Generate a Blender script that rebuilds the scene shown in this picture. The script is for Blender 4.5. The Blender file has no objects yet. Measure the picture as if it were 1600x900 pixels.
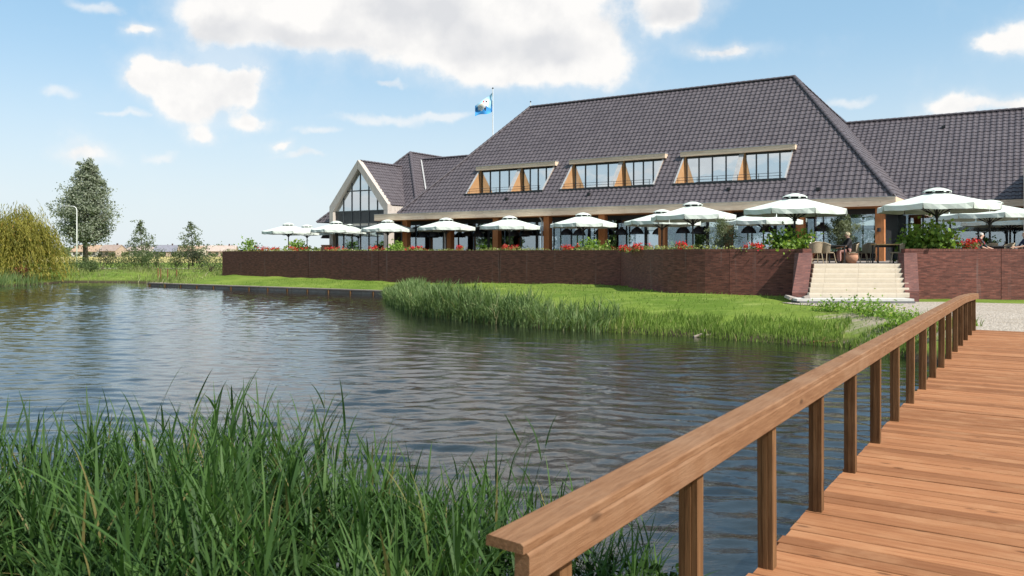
import bpy, bmesh, math, random
import numpy as np
from mathutils import Vector, Matrix, Euler
R = math.radians
random.seed(7)
rng = np.random.default_rng(11)
scene = bpy.context.scene
col = scene.collection

# ------------------------------------------------------------------ camera, sky, sun, exposure
F = 1272.0                                   # focal length in photo pixels (1600 wide)
EYE = 2.5
cd = bpy.data.cameras.new('camera')
cam = bpy.data.objects.new('camera', cd)
col.objects.link(cam)
cam.location = (0, 0, EYE)
cam.rotation_euler = (R(90), 0, 0)
cd.sensor_width = 36.0
cd.lens = 36.0 * F / 1600.0
cd.shift_y = -54.0 / 1600.0
cd.clip_start = 0.05
cd.clip_end = 9000
cd.dof.use_dof = True
cd.dof.focus_distance = 24.0
cd.dof.aperture_fstop = 6.3
scene.camera = cam

SUN_EL, SUN_AZ = R(46), R(-39)                # azimuth measured from +X towards +Y
sun_dir = Vector((math.cos(SUN_EL) * math.cos(SUN_AZ), math.cos(SUN_EL) * math.sin(SUN_AZ), math.sin(SUN_EL)))
sl = bpy.data.lights.new('sun', 'SUN')
sl.energy = 4.9
sl.angle = R(0.6)
sl.color = (1.0, 0.95, 0.87)
sun = bpy.data.objects.new('sun', sl)
sun.rotation_euler = sun_dir.to_track_quat('Z', 'Y').to_euler()
sun.location = (40, 10, 60)
col.objects.link(sun)

scene.view_settings.view_transform = 'Standard'
scene.view_settings.look = 'None'
scene.view_settings.exposure = 0.5
scene.view_settings.gamma = 1.0
scene.view_settings.use_curve_mapping = False
scene.render.engine = 'CYCLES'
scene.cycles.use_denoising = True
scene.cycles.max_bounces = 8
scene.cycles.transparent_max_bounces = 12
scene.cycles.caustics_reflective = False
scene.cycles.caustics_refractive = False


class NT:
    """tiny helper for node trees"""
    def __init__(s, tree):
        s.t = tree
        s.n = tree.nodes
        s.l = tree.links

    def node(s, typ, **kw):
        n = s.n.new(typ)
        for k, v in kw.items():
            setattr(n, k, v)
        return n

    def put(s, sock, v):
        if isinstance(v, bpy.types.NodeSocket):
            s.l.new(v, sock)
        elif v is not None:
            sock.default_value = v

    def math(s, op, a, b=None, c=None, clamp=False):
        n = s.node('ShaderNodeMath', operation=op)
        n.use_clamp = clamp
        s.put(n.inputs[0], a)
        if b is not None: s.put(n.inputs[1], b)
        if c is not None: s.put(n.inputs[2], c)
        return n.outputs[0]

    def vec(s, op, a, b=None, c=None):
        n = s.node('ShaderNodeVectorMath', operation=op)
        s.put(n.inputs[0], a)
        if b is not None: s.put(n.inputs[1], b)
        if c is not None: s.put(n.inputs[2], c)
        return n.outputs['Value'] if op in ('DOT_PRODUCT', 'LENGTH') else n.outputs[0]

    def step(s, v, a, b, x=0.0, y=1.0):
        n = s.node('ShaderNodeMapRange', interpolation_type='SMOOTHSTEP')
        s.put(n.inputs[0], v)
        for i, q in enumerate((a, b, x, y)):
            n.inputs[i + 1].default_value = q
        return n.outputs[0]

    def noise(s, vec, scale, detail=4, rough=0.55, dist=0.0):
        n = s.node('ShaderNodeTexNoise')
        s.put(n.inputs['Vector'], vec)
        n.inputs['Scale'].default_value = scale
        n.inputs['Detail'].default_value = detail
        n.inputs['Roughness'].default_value = rough
        n.inputs['Distortion'].default_value = dist
        return n.outputs['Fac']

    def mix(s, f, a, b, blend='MIX'):
        n = s.node('ShaderNodeMix', data_type='RGBA', blend_type=blend)
        s.put(n.inputs[0], f)
        for q, v in ((6, a), (7, b)):
            if isinstance(v, tuple) and len(v) == 3: v = (*v, 1)
            s.put(n.inputs[q], v)
        return n.outputs[2]

    def ramp(s, f, stops):
        n = s.node('ShaderNodeValToRGB')
        s.put(n.inputs[0], f)
        e = n.color_ramp.elements
        while len(e) < len(stops): e.new(0.5)
        for q, (p, c) in zip(e, stops):
            q.position = p
            q.color = (*c, 1) if len(c) == 3 else c
        return n.outputs[0]


def make_world():
    w = bpy.data.worlds.new('World')
    scene.world = w
    w.use_nodes = True
    t = NT(w.node_tree)
    t.n.clear()
    STR = 0.105
    sky = t.node('ShaderNodeTexSky', sky_type='NISHITA')
    sky.sun_disc = False
    sky.sun_elevation = SUN_EL
    sky.sun_rotation = R(90) - SUN_AZ
    sky.altitude = 0
    sky.air_density = 1.0
    sky.dust_density = 1.1
    sky.ozone_density = 1.4
    co = t.node('ShaderNodeTexCoord')
    D = co.outputs['Generated']
    sp = t.node('ShaderNodeSeparateXYZ')
    t.l.new(D, sp.inputs[0])
    x, y, z = sp.outputs
    az = t.math('ARCTAN2', x, y)
    el = t.math('ARCSINE', z)
    cb = t.node('ShaderNodeCombineXYZ')
    t.put(cb.inputs[0], az)
    t.put(cb.inputs[1], el)
    uv = cb.outputs[0]
    # warped coordinates so cloud edges billow
    wn = t.node('ShaderNodeTexNoise')
    t.l.new(D, wn.inputs['Vector'])
    wn.inputs['Scale'].default_value = 11
    wn.inputs['Detail'].default_value = 6
    wn.inputs['Roughness'].default_value = 0.55
    wv = t.vec('MULTIPLY', t.vec('SUBTRACT', wn.outputs['Color'], (0.5, 0.5, 0.5)), (0.050, 0.034, 0.0))
    wf = t.node('ShaderNodeTexNoise')
    t.l.new(D, wf.inputs['Vector'])
    wf.inputs['Scale'].default_value = 30
    wf.inputs['Detail'].default_value = 5
    wv2 = t.vec('MULTIPLY', t.vec('SUBTRACT', wf.outputs['Color'], (0.5, 0.5, 0.5)), (0.034, 0.026, 0.0))
    uvw = t.vec('ADD', t.vec('ADD', uv, wv), wv2)
    fb = t.noise(D, 19, 8, 0.6)
    fb2 = t.noise(t.vec('ADD', D, (0.010, -0.003, 0.016)), 17, 5, 0.5)

    def field(blobs):
        acc = None
        for (px, py, rx, ry) in blobs:
            a0 = math.atan((px - 800) / F)
            e0 = math.atan((396 - py) / F * math.cos(a0))
            ra, re = rx / F * math.cos(a0) ** 2, ry / F * math.cos(a0)
            q = t.vec('MULTIPLY_ADD', uvw, (1 / ra, 1 / re, 0), (-a0 / ra, -e0 / re, 0))
            v = t.math('POWER', 0.25, t.vec('DOT_PRODUCT', q, q))
            acc = v if acc is None else t.math('ADD', acc, v)
        return acc
    big = field([(350, 20, 95, 62), (470, 22, 120, 66), (600, 34, 130, 72), (730, 40, 130, 72), (845, 52, 120, 82),
                 (930, 92, 75, 55), (790, 105, 110, 32), (1062, 8, 80, 42), (560, -70, 330, 70), (860, -60, 200, 80)])
    cum = field([(265, 124, 66, 40), (335, 126, 78, 42), (300, 160, 58, 40), (382, 140, 36, 38), (235, 120, 34, 26), (322, 212, 26, 22),
                 (395, 192, 32, 15), (128, 238, 58, 24), (1545, 66, 40, 22), (1600, 52, 50, 32), (1135, 78, 66, 18),
                 (1485, 168, 66, 19), (1600, 162, 62, 17), (215, 44, 32, 14), (437, 228, 22, 11)])
    wis = field([(600, 188, 110, 12), (700, 182, 60, 8), (500, 208, 70, 10), (205, 179, 60, 8), (150, 9, 60, 12),
                 (105, 140, 36, 14), (1325, 160, 46, 12), (610, 130, 30, 9), (470, 243, 55, 8), (255, 246, 40, 12), (870, 128, 150, 14)])
    n0 = t.math('SUBTRACT', fb, 0.5)
    dbig = t.step(t.math('MULTIPLY_ADD', n0, 1.1, big), 0.24, 0.86)
    dcum = t.step(t.math('MULTIPLY_ADD', n0, 1.5, cum), 0.26, 0.86)
    dwis = t.step(t.math('MULTIPLY_ADD', n0, 1.4, wis), 0.2, 1.1, 0.0, 0.6)
    # the same broken cumulus goes on over the rest of the sky
    zz = t.math('ADD', t.math('MAXIMUM', z, 0.0), 0.16)
    pl = t.node('ShaderNodeCombineXYZ')
    t.put(pl.inputs[0], t.math('DIVIDE', x, zz))
    t.put(pl.inputs[1], t.math('DIVIDE', y, zz))
    gen = t.noise(pl.outputs[0], 1.1, 9, 0.58)
    aaz = t.math('ABSOLUTE', az)
    outside = t.math('MAXIMUM', t.step(aaz, 0.62, 0.85), t.step(el, 0.33, 0.5))
    dgen = t.math('MULTIPLY', t.math('MULTIPLY', t.step(gen, 0.50, 0.62), outside), t.step(z, 0.0, 0.08))
    veil = t.math('MULTIPLY', t.step(t.math('MULTIPLY_ADD', n0, 0.8, t.math('ADD', big, cum)), 0.0, 0.7), 0.38)
    dens = t.math('MAXIMUM', t.math('MAXIMUM', t.math('MAXIMUM', dbig, veil), dcum), t.math('MAXIMUM', dwis, dgen))
    # cloud tone: white where thin or sunward, light grey in the thick middle
    relief = t.math('MULTIPLY', t.math('SUBTRACT', fb, fb2), 1.6)
    low = t.noise(D, 10, 4, 0.55)
    thick = t.math('MULTIPLY', t.step(big, 0.45, 1.3), t.step(low, 0.40, 0.66, 0.0, 0.35))
    shade = field([(850, 78, 110, 34), (715, 70, 70, 40), (640, 15, 120, 34), (470, 62, 110, 26), (1060, 14, 60, 22), (330, 40, 60, 26)])
    thick = t.math('MULTIPLY_ADD', t.step(shade, 0.1, 1.0), t.step(fb, 0.30, 0.62, 0.45, 1.0), thick)
    cthick = t.math('MULTIPLY', t.step(cum, 0.5, 1.5), t.step(low, 0.45, 0.68, 0.0, 0.45))
    gthick = t.math('MULTIPLY', t.step(gen, 0.58, 0.75), outside)
    g = t.math('SUBTRACT', t.math('MAXIMUM', t.math('MAXIMUM', thick, cthick), gthick), relief, clamp=True)
    EX = 2 ** -0.5
    W, G = 1.0 * EX / STR, 0.76 * EX / STR
    cc = t.mix(g, (W, W * 0.985, W * 0.965), (G * 0.985, G, G * 1.035))
    # pale air near the horizon
    base = t.mix(0.5, sky.outputs[0], (0.44 * EX / STR, 0.76 * EX / STR, 1.0 * EX / STR))
    base = t.mix(t.step(z, -0.02, 0.28, 0.88, 0.0), base, (0.84 * EX / STR, 0.905 * EX / STR, 0.935 * EX / STR))
    c = t.mix(dens, base, cc)
    bg = t.node('ShaderNodeBackground')
    t.l.new(c, bg.inputs[0])
    bg.inputs[1].default_value = STR
    out = t.node('ShaderNodeOutputWorld')
    t.l.new(bg.outputs[0], out.inputs[0])


make_world()

# ------------------------------------------------------------------ helpers
def at(px, d, z=0.0):
    """world point at depth d seen in photo column px"""
    return Vector(((px - 800) / F * d, d, z))


class MB:
    def __init__(s):
        s.v, s.f, s.m = [], [], []

    def add(s, vs, fs, mi=0):
        o = len(s.v)
        s.v += [tuple(q) for q in vs]
        s.f += [tuple(i + o for i in f) for f in fs]
        s.m += [mi] * len(fs)
        return s

    def box(s, x0, x1, y0, y1, z0, z1, mi=0):
        return s.add([(x0, y0, z0), (x1, y0, z0), (x1, y1, z0), (x0, y1, z0), (x0, y0, z1), (x1, y0, z1), (x1, y1, z1), (x0, y1, z1)],
                     [(0, 3, 2, 1), (4, 5, 6, 7), (0, 1, 5, 4), (1, 2, 6, 5), (2, 3, 7, 6), (3, 0, 4, 7)], mi)

    def prism(s, poly, vec, mi=0):
        """polygon (3D points) pushed along vec"""
        n = len(poly)
        p = [Vector(q) for q in poly]
        e = [q + Vector(vec) for q in p]
        fs = [tuple(range(n))[::-1], tuple(range(n, 2 * n))]
        fs += [(i, (i + 1) % n, n + (i + 1) % n, n + i) for i in range(n)]
        return s.add(p + e, fs, mi)

    def beam(s, a, b, w, h, up=(0, 0, 1), mi=0):
        a, b = Vector(a), Vector(b)
        d = (b - a).normalized()
        sx = d.cross(Vector(up))
        if sx.length < 1e-4: sx = d.cross(Vector((1, 0, 0)))
        sx.normalize()
        uy = sx.cross(d).normalized()
        q = [a - sx * w / 2 - uy * h / 2, a + sx * w / 2 - uy * h / 2, a + sx * w / 2 + uy * h / 2, a - sx * w / 2 + uy * h / 2]
        return s.prism(q, b - a, mi)

    def tube(s, pts, rad, n=6, mi=0, cap=True):
        pts = [Vector(p) for p in pts]
        if not isinstance(rad, (list, tuple)): rad = [rad] * len(pts)
        vs, fs = [], []
        ref = None
        for i, p in enumerate(pts):
            d = (pts[min(i + 1, len(pts) - 1)] - pts[max(i - 1, 0)]).normalized()
            if ref is None:
                ref = d.cross(Vector((0.3, 1, 0.2)))
                if ref.length < 1e-3: ref = d.cross(Vector((1, 0, 0)))
            ref = (ref - d * ref.dot(d)).normalized()
            b = d.cross(ref)
            for k in range(n):
                a = 2 * math.pi * k / n
                vs.append(p + (ref * math.cos(a) + b * math.sin(a)) * rad[i])
        for i in range(len(pts) - 1):
            for k in range(n):
                fs.append((i * n + k, i * n + (k + 1) % n, (i + 1) * n + (k + 1) % n, (i + 1) * n + k))
        if cap:
            fs.append(tuple(range(n))[::-1])
            fs.append(tuple((len(pts) - 1) * n + k for k in range(n)))
        return s.add(vs, fs, mi)

    def lathe(s, prof, n=16, c=(0, 0, 0), mi=0):
        vs, fs = [], []
        for (r, z) in prof:
            for k in range(n):
                a = 2 * math.pi * k / n
                vs.append((c[0] + r * math.cos(a), c[1] + r * math.sin(a), c[2] + z))
        for i in range(len(prof) - 1):
            for k in range(n):
                fs.append((i * n + k, i * n + (k + 1) % n, (i + 1) * n + (k + 1) % n, (i + 1) * n + k))
        return s.add(vs, fs, mi)

    def mesh(s, name, mats, smooth=False):
        me = bpy.data.meshes.new(name)
        me.from_pydata([tuple(v) for v in s.v], [], s.f)
        for m in (mats if isinstance(mats, (list, tuple)) else [mats]): me.materials.append(m)
        if any(s.m): me.polygons.foreach_set('material_index', s.m)
        if smooth: me.polygons.foreach_set('use_smooth', [True] * len(me.polygons))
        me.update()
        return me

    def build(s, name, mats, parent=None, smooth=False, fix=True):
        me = s.mesh(name, mats, smooth)
        if fix:
            bm = bmesh.new()
            bm.from_mesh(me)
            bmesh.ops.recalc_face_normals(bm, faces=bm.faces)
            bm.to_mesh(me)
            bm.free()
        return link(name, me, parent)


def link(name, data, parent=None, loc=None, rot=None, scale=None):
    o = bpy.data.objects.new(name, data)
    col.objects.link(o)
    if parent is not None: o.parent = parent
    if loc is not None: o.location = loc
    if rot is not None: o.rotation_euler = rot
    if scale is not None: o.scale = scale
    return o


def tag(o, label=None, cat=None, group=None, kind=None):
    if label: o['label'] = label
    if cat: o['category'] = cat
    if group: o['group'] = group
    if kind: o['kind'] = kind
    return o


def empty(name, loc=(0, 0, 0), rz=0.0):
    o = link(name, None, None, loc, (0, 0, rz))
    o.empty_display_size = 0.3
    return o


def copy_tree(o, parent=None):
    c = o.copy()
    col.objects.link(c)
    c.parent = parent
    for ch in o.children:
        copy_tree(ch, c)
    return c


def np_mesh(name, verts, faces, mat, smooth=False):
    """verts (n,3), faces (m,k) arrays of equal-size polygons"""
    me = bpy.data.meshes.new(name)
    verts = np.ascontiguousarray(verts, dtype=np.float32)
    faces = np.ascontiguousarray(faces, dtype=np.int32)
    k = faces.shape[1]
    me.vertices.add(len(verts))
    me.vertices.foreach_set('co', verts.ravel())
    me.loops.add(faces.size)
    me.loops.foreach_set('vertex_index', faces.ravel())
    me.polygons.add(len(faces))
    me.polygons.foreach_set('loop_start', np.arange(0, faces.size, k, dtype=np.int32))
    me.polygons.foreach_set('loop_total', np.full(len(faces), k, dtype=np.int32))
    if smooth: me.polygons.foreach_set('use_smooth', np.ones(len(faces), dtype=bool))
    for m in (mat if isinstance(mat, (list, tuple)) else [mat]): me.materials.append(m)
    me.update(calc_edges=True)
    return me


# ------------------------------------------------------------------ materials
MATS = {}


def new_mat(name):
    m = bpy.data.materials.new(name)
    m.use_nodes = True
    t = NT(m.node_tree)
    t.n.clear()
    out = t.node('ShaderNodeOutputMaterial')
    MATS[name] = m
    return m, t, out


def principled(t, out, colr, rough=0.6, spec=0.4, metal=0.0, normal=None):
    p = t.node('ShaderNodeBsdfPrincipled')
    if isinstance(colr, tuple) and len(colr) == 3: colr = (*colr, 1)
    t.put(p.inputs['Base Color'], colr)
    t.put(p.inputs['Roughness'], rough)
    t.put(p.inputs['Specular IOR Level'], spec)
    t.put(p.inputs['Metallic'], metal)
    if normal is not None: t.l.new(normal, p.inputs['Normal'])
    t.l.new(p.outputs[0], out.inputs[0])
    return p


def bump(t, h, strength=0.4, dist=0.02):
    b = t.node('ShaderNodeBump')
    b.inputs['Strength'].default_value = strength
    b.inputs['Distance'].default_value = dist
    t.put(b.inputs['Height'], h)
    return b.outputs[0]


def simple(name, c1, c2=None, scale=3.0, rough=0.6, spec=0.4, stretch=(1, 1, 1), bmp=0.0, detail=5, coords='Object', rnd=0.0, metal=0.0):
    m, t, out = new_mat(name)
    co = t.node('ShaderNodeTexCoord').outputs[coords]
    if rnd:
        oi = t.node('ShaderNodeObjectInfo')
        off = t.node('ShaderNodeCombineXYZ')
        for i, k in enumerate((37.0, 17.0, 23.0)):
            t.put(off.inputs[i], t.math('MULTIPLY', oi.outputs['Random'], k))
        co = t.vec('ADD', co, off.outputs[0])
    v = t.vec('MULTIPLY', co, stretch)
    n = t.noise(v, scale, detail, 0.6)
    c = t.mix(t.step(n, 0.3, 0.7), c1, c2 or tuple(q * 0.75 for q in c1))
    if rnd:
        c = t.mix(1.0, c, t.ramp(oi.outputs['Random'], [(0, (1 - rnd,) * 3), (1, (1 + rnd * .4,) * 3)]), 'MULTIPLY')
    nr = bump(t, n, bmp, 0.02) if bmp else None
    principled(t, out, c, rough, spec, metal, nr)
    return m


def wood(name, ca, cb, axis=0, rough=0.6, rnd=0.3, blotch=None, fine=1.0):
    """boards with grain running along one axis; each board its own tone"""
    m, t, out = new_mat(name)
    co = t.node('ShaderNodeTexCoord').outputs['Object']
    oi = t.node('ShaderNodeObjectInfo')
    off = t.node('ShaderNodeCombineXYZ')
    for i, k in enumerate((57.0, 31.0, 83.0)):
        t.put(off.inputs[i], t.math('MULTIPLY', oi.outputs['Random'], k))
    co = t.vec('ADD', co, off.outputs[0])
    st = [9.0, 9.0, 9.0]
    st[axis] = 0.55
    g = t.noise(t.vec('MULTIPLY', co, tuple(q * fine for q in st)), 5.0, 7, 0.65, 0.6)
    g2 = t.noise(co, 2.3, 4, 0.6)
    c = t.mix(t.step(g, 0.28, 0.72), ca, cb)
    c = t.mix(1.0, c, t.ramp(oi.outputs['Random'], [(0, (1 - rnd, 1 - rnd * 1.12, 1 - rnd * 1.2)), (0.5, (1, 1, 1)), (1, (1 + rnd * .55, 1 + rnd * .6, 1 + rnd * .65))]), 'MULTIPLY')
    c = t.mix(t.step(g2, 0.45, 0.75, 0.0, 0.5), c, blotch or tuple(q * 0.8 for q in ca))
    vo = t.node('ShaderNodeTexVoronoi')
    t.l.new(t.vec('MULTIPLY', co, tuple(1.3 if q < 1 else 3.6 for q in st)), vo.inputs['Vector'])
    vo.inputs['Scale'].default_value = 1.7
    c = t.mix(t.step(vo.outputs['Distance'], 0.05, 0.14, 0.75, 0.0), c, tuple(q * 0.35 for q in cb))
    principled(t, out, c, 0.78, 0.14, 0.0, bump(t, g, 0.45, 0.01))
    return m


def leafy(name, dark, light, trans=0.35, rough=0.55, spec=0.25, scale=1.2, extra=None):
    m, t, out = new_mat(name)
    geo = t.node('ShaderNodeNewGeometry')
    co = t.node('ShaderNodeTexCoord').outputs['Object']
    n = t.noise(co, scale, 3, 0.6)
    f = t.math('ADD', t.math('MULTIPLY', geo.outputs['Random Per Island'], 0.6), t.math('MULTIPLY', t.step(n, 0.3, 0.7), 0.4))
    c = t.mix(f, dark, light)
    if extra is not None:
        c = t.mix(t.step(geo.outputs['Random Per Island'], 0.94, 0.985), c, extra)
    p = t.node('ShaderNodeBsdfPrincipled')
    t.l.new(c, p.inputs['Base Color'])
    p.inputs['Roughness'].default_value = rough
    p.inputs['Specular IOR Level'].default_value = spec
    tr = t.node('ShaderNodeBsdfTranslucent')
    t.l.new(t.mix(1.0, c, (1.15, 1.25, 0.7), 'MULTIPLY'), tr.inputs[0])
    mx = t.node('ShaderNodeMixShader')
    mx.inputs[0].default_value = trans
    t.l.new(p.outputs[0], mx.inputs[1])
    t.l.new(tr.outputs[0], mx.inputs[2])
    t.l.new(mx.outputs[0], out.inputs[0])
    return m


def glass_mat(name, refl=0.5, tint=(0.55, 0.62, 0.66)):
    """float glass: mirror-like sky coating over a see-through tinted pane"""
    m, t, out = new_mat(name)
    co = t.node('ShaderNodeTexCoord').outputs['Object']
    gl = t.node('ShaderNodeBsdfGlossy')
    gl.inputs['Color'].default_value = (0.86, 0.93, 0.97, 1)
    gl.inputs['Roughness'].default_value = 0.0
    t.l.new(bump(t, t.noise(co, 0.8, 2, 0.5), 0.12, 0.02), gl.inputs['Normal'])
    tr = t.node('ShaderNodeBsdfTransparent')
    tr.inputs[0].default_value = (*tint, 1)
    lw = t.node('ShaderNodeLayerWeight')
    lw.inputs[0].default_value = 0.35
    f = t.math('ADD', t.math('MULTIPLY', lw.outputs['Fresnel'], 0.5), refl - 0.06, clamp=True)
    mx = t.node('ShaderNodeMixShader')
    t.l.new(f, mx.inputs[0])
    t.l.new(tr.outputs[0], mx.inputs[1])
    t.l.new(gl.outputs[0], mx.inputs[2])
    t.l.new(mx.outputs[0], out.inputs[0])
    return m


def brick_mat(name, c1, c2, mortar, bw=0.24, rh=0.062):
    m, t, out = new_mat(name)
    uv = t.node('ShaderNodeTexCoord').outputs['UV']
    b = t.node('ShaderNodeTexBrick')
    t.l.new(uv, b.inputs['Vector'])
    b.inputs['Scale'].default_value = 1.0
    b.inputs['Brick Width'].default_value = bw
    b.inputs['Row Height'].default_value = rh
    b.inputs['Mortar Size'].default_value = 0.006
    b.inputs['Mortar Smooth'].default_value = 0.2
    b.inputs['Bias'].default_value = 0.0
    b.inputs['Color1'].default_value = (*c1, 1)
    b.inputs['Color2'].default_value = (*c2, 1)
    b.inputs['Mortar'].default_value = (*mortar, 1)
    n = t.noise(uv, 0.7, 5, 0.6)
    st = t.noise(t.vec('MULTIPLY', uv, (2.2, 0.12, 1)), 1.4, 4, 0.6)
    fine = t.noise(t.vec('MULTIPLY', uv, (2.6, 15, 1)), 1.0, 3, 0.6)
    c = t.mix(t.step(n, 0.35, 0.7, 0.0, 0.35), b.outputs[0], tuple(q * 0.6 for q in c1))
    c = t.mix(t.step(fine, 0.56, 0.70, 0.0, 0.55), c, (c1[0] * 1.4, c1[1] * 1.7, c1[2] * 1.8))
    c = t.mix(t.step(fine, 0.34, 0.46, 0.7, 0.0), c, (c2[0] * .5, c2[1] * .5, c2[2] * .55))
    c = t.mix(t.step(st, 0.58, 0.75, 0.0, 0.22), c, (0.30, 0.26, 0.25))
    principled(t, out, c, 0.72, 0.3, 0.0, bump(t, b.outputs['Fac'], -0.6, 0.012))
    return m


M_plank = wood('deck_plank_wood', (0.340, 0.158, 0.072), (0.245, 0.098, 0.042), 0, 0.6, 0.32, (0.40, 0.215, 0.110))
M_rail = wood('rail_wood', (0.262, 0.142, 0.075), (0.170, 0.082, 0.040), 1, 0.65, 0.12, (0.27, 0.165, 0.10), 1.6)
M_post = wood('post_wood', (0.205, 0.108, 0.048), (0.105, 0.050, 0.021), 2, 0.65, 0.2, (0.23, 0.13, 0.065))
M_beam = wood('column_wood', (0.54, 0.235, 0.10), (0.37, 0.14, 0.055), 2, 0.6, 0.2, (0.34, 0.14, 0.06))
M_cheek = wood('cheek_wood', (0.46, 0.265, 0.13), (0.36, 0.19, 0.085), 2, 0.6, 0.1, (0.48, 0.32, 0.19))
M_fascia = wood('fascia_wood', (0.78, 0.62, 0.47), (0.56, 0.40, 0.28), 0, 0.7, 0.12, (0.58, 0.42, 0.32), 0.4)
M_greywood = wood('silver_wood', (0.56, 0.51, 0.46), (0.40, 0.35, 0.31), 2, 0.75, 0.1, (0.46, 0.37, 0.31), 0.6)
M_quay = wood('quay_wood', (0.33, 0.29, 0.25), (0.2, 0.165, 0.14), 0, 0.8, 0.15, (0.24, 0.16, 0.11))
M_soffit = wood('soffit_wood', (0.50, 0.24, 0.10), (0.36, 0.15, 0.06), 0, 0.6, 0.1)
M_tablewood = wood('table_wood', (0.55, 0.36, 0.17), (0.42, 0.25, 0.11), 0, 0.55, 0.1)
M_dark = simple('dark_metal', (0.018, 0.018, 0.02), (0.026, 0.026, 0.028), 4, 0.45)
M_frame = simple('window_frame_grey', (0.05, 0.053, 0.058), (0.065, 0.067, 0.07), 4, 0.45)
M_panel = simple('dark_panel', (0.03, 0.03, 0.034), (0.045, 0.045, 0.05), 3, 0.35)
M_zinc = simple('zinc_trim', (0.33, 0.33, 0.33), (0.42, 0.41, 0.40), 3, 0.45, 0.5)
M_canvas = simple('canvas', (0.545, 0.60, 0.545), (0.59, 0.635, 0.585), 2.2, 0.85, 0.15, bmp=0.05)
M_stone = simple('cream_stone', (0.58, 0.51, 0.41), (0.53, 0.465, 0.37), 5, 0.8, 0.25, bmp=0.08, rnd=0.06)
M_slabw = simple('white_slab', (0.55, 0.54, 0.50), (0.48, 0.465, 0.43), 5, 0.8, 0.25)
M_slabd = simple('grey_slab', (0.12, 0.12, 0.125), (0.16, 0.16, 0.16), 5, 0.8)
M_terr = simple('terrace_pavers', (0.28, 0.24, 0.21), (0.20, 0.17, 0.15), 4, 0.85)
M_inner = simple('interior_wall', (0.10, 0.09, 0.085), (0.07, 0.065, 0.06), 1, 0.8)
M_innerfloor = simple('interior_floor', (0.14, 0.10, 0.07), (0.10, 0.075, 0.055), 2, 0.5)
M_terracotta = simple('terracotta', (0.46, 0.24, 0.15), (0.36, 0.18, 0.11), 6, 0.8)
M_wicker = simple('wicker', (0.36, 0.29, 0.20), (0.22, 0.17, 0.11), 60, 0.7, bmp=0.3)
M_cane = simple('cane_frame', (0.48, 0.39, 0.27), (0.36, 0.28, 0.18), 12, 0.55)
M_white = simple('white_paint', (0.75, 0.75, 0.74), (0.68, 0.68, 0.67), 3, 0.5)
M_glass = glass_mat('facade_glass', 0.34)
M_glass2 = glass_mat('dormer_glass', 0.74, (0.4, 0.45, 0.5))
M_brick = brick_mat('dark_red_brick', (0.215, 0.072, 0.052), (0.110, 0.038, 0.029), (0.085, 0.055, 0.048))
M_brick2 = brick_mat('pier_brick', (0.18, 0.068, 0.052), (0.10, 0.039, 0.033), (0.075, 0.052, 0.050))
M_bark = simple('bark', (0.12, 0.095, 0.07), (0.06, 0.047, 0.035), 9, 0.9, 0.1, (1, 1, 0.25), 0.5)
M_skin = simple('skin', (0.55, 0.33, 0.24), (0.5, 0.29, 0.21), 8, 0.55)
M_hairb = simple('hair_blond', (0.62, 0.52, 0.38), (0.48, 0.38, 0.25), 30, 0.5)
M_hairg = simple('hair_grey', (0.50, 0.46, 0.42), (0.36, 0.33, 0.30), 30, 0.5)
M_hairl = simple('hair_sandy', (0.50, 0.33, 0.19), (0.40, 0.25, 0.13), 30, 0.5)
M_clblack = simple('cloth_black', (0.015, 0.015, 0.018), (0.04, 0.035, 0.04), 25, 0.9)
M_clslate = simple('cloth_slate', (0.07, 0.085, 0.10), (0.05, 0.06, 0.075), 12, 0.9)
M_clnavy = simple('cloth_navy', (0.02, 0.03, 0.08), (0.015, 0.02, 0.06), 12, 0.9)
M_clpink = simple('cloth_pink', (0.50, 0.28, 0.24), (0.40, 0.2, 0.17), 12, 0.9)
M_clkhaki = simple('cloth_khaki', (0.50, 0.43, 0.33), (0.42, 0.36, 0.27), 12, 0.9)
M_clorange = simple('cloth_orange', (0.55, 0.22, 0.13), (0.45, 0.16, 0.1), 12, 0.9)
M_clwhite = simple('cloth_white', (0.68, 0.66, 0.62), (0.6, 0.57, 0.52), 12, 0.9)
M_rock = simple('broken_stone', (0.36, 0.31, 0.27), (0.22, 0.18, 0.16), 4, 0.85, bmp=0.4)


def tile_material():
    m, t, out = new_mat('roof_tile')
    geo = t.node('ShaderNodeNewGeometry')
    co = t.node('ShaderNodeTexCoord').outputs['Object']
    n = t.noise(co, 0.5, 4, 0.6)
    n2 = t.noise(co, 14, 4, 0.6)
    c = t.mix(geo.outputs['Random Per Island'], (0.076, 0.063, 0.070), (0.100, 0.084, 0.092))
    c = t.mix(t.step(n, 0.35, 0.7, 0, 0.35), c, (0.118, 0.100, 0.106))
    c = t.mix(t.step(n2, 0.5, 0.8, 0, 0.3), c, (0.05, 0.044, 0.047))
    principled(t, out, c, 0.5, 0.4)
    return m


M_tile = tile_material()

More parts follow.
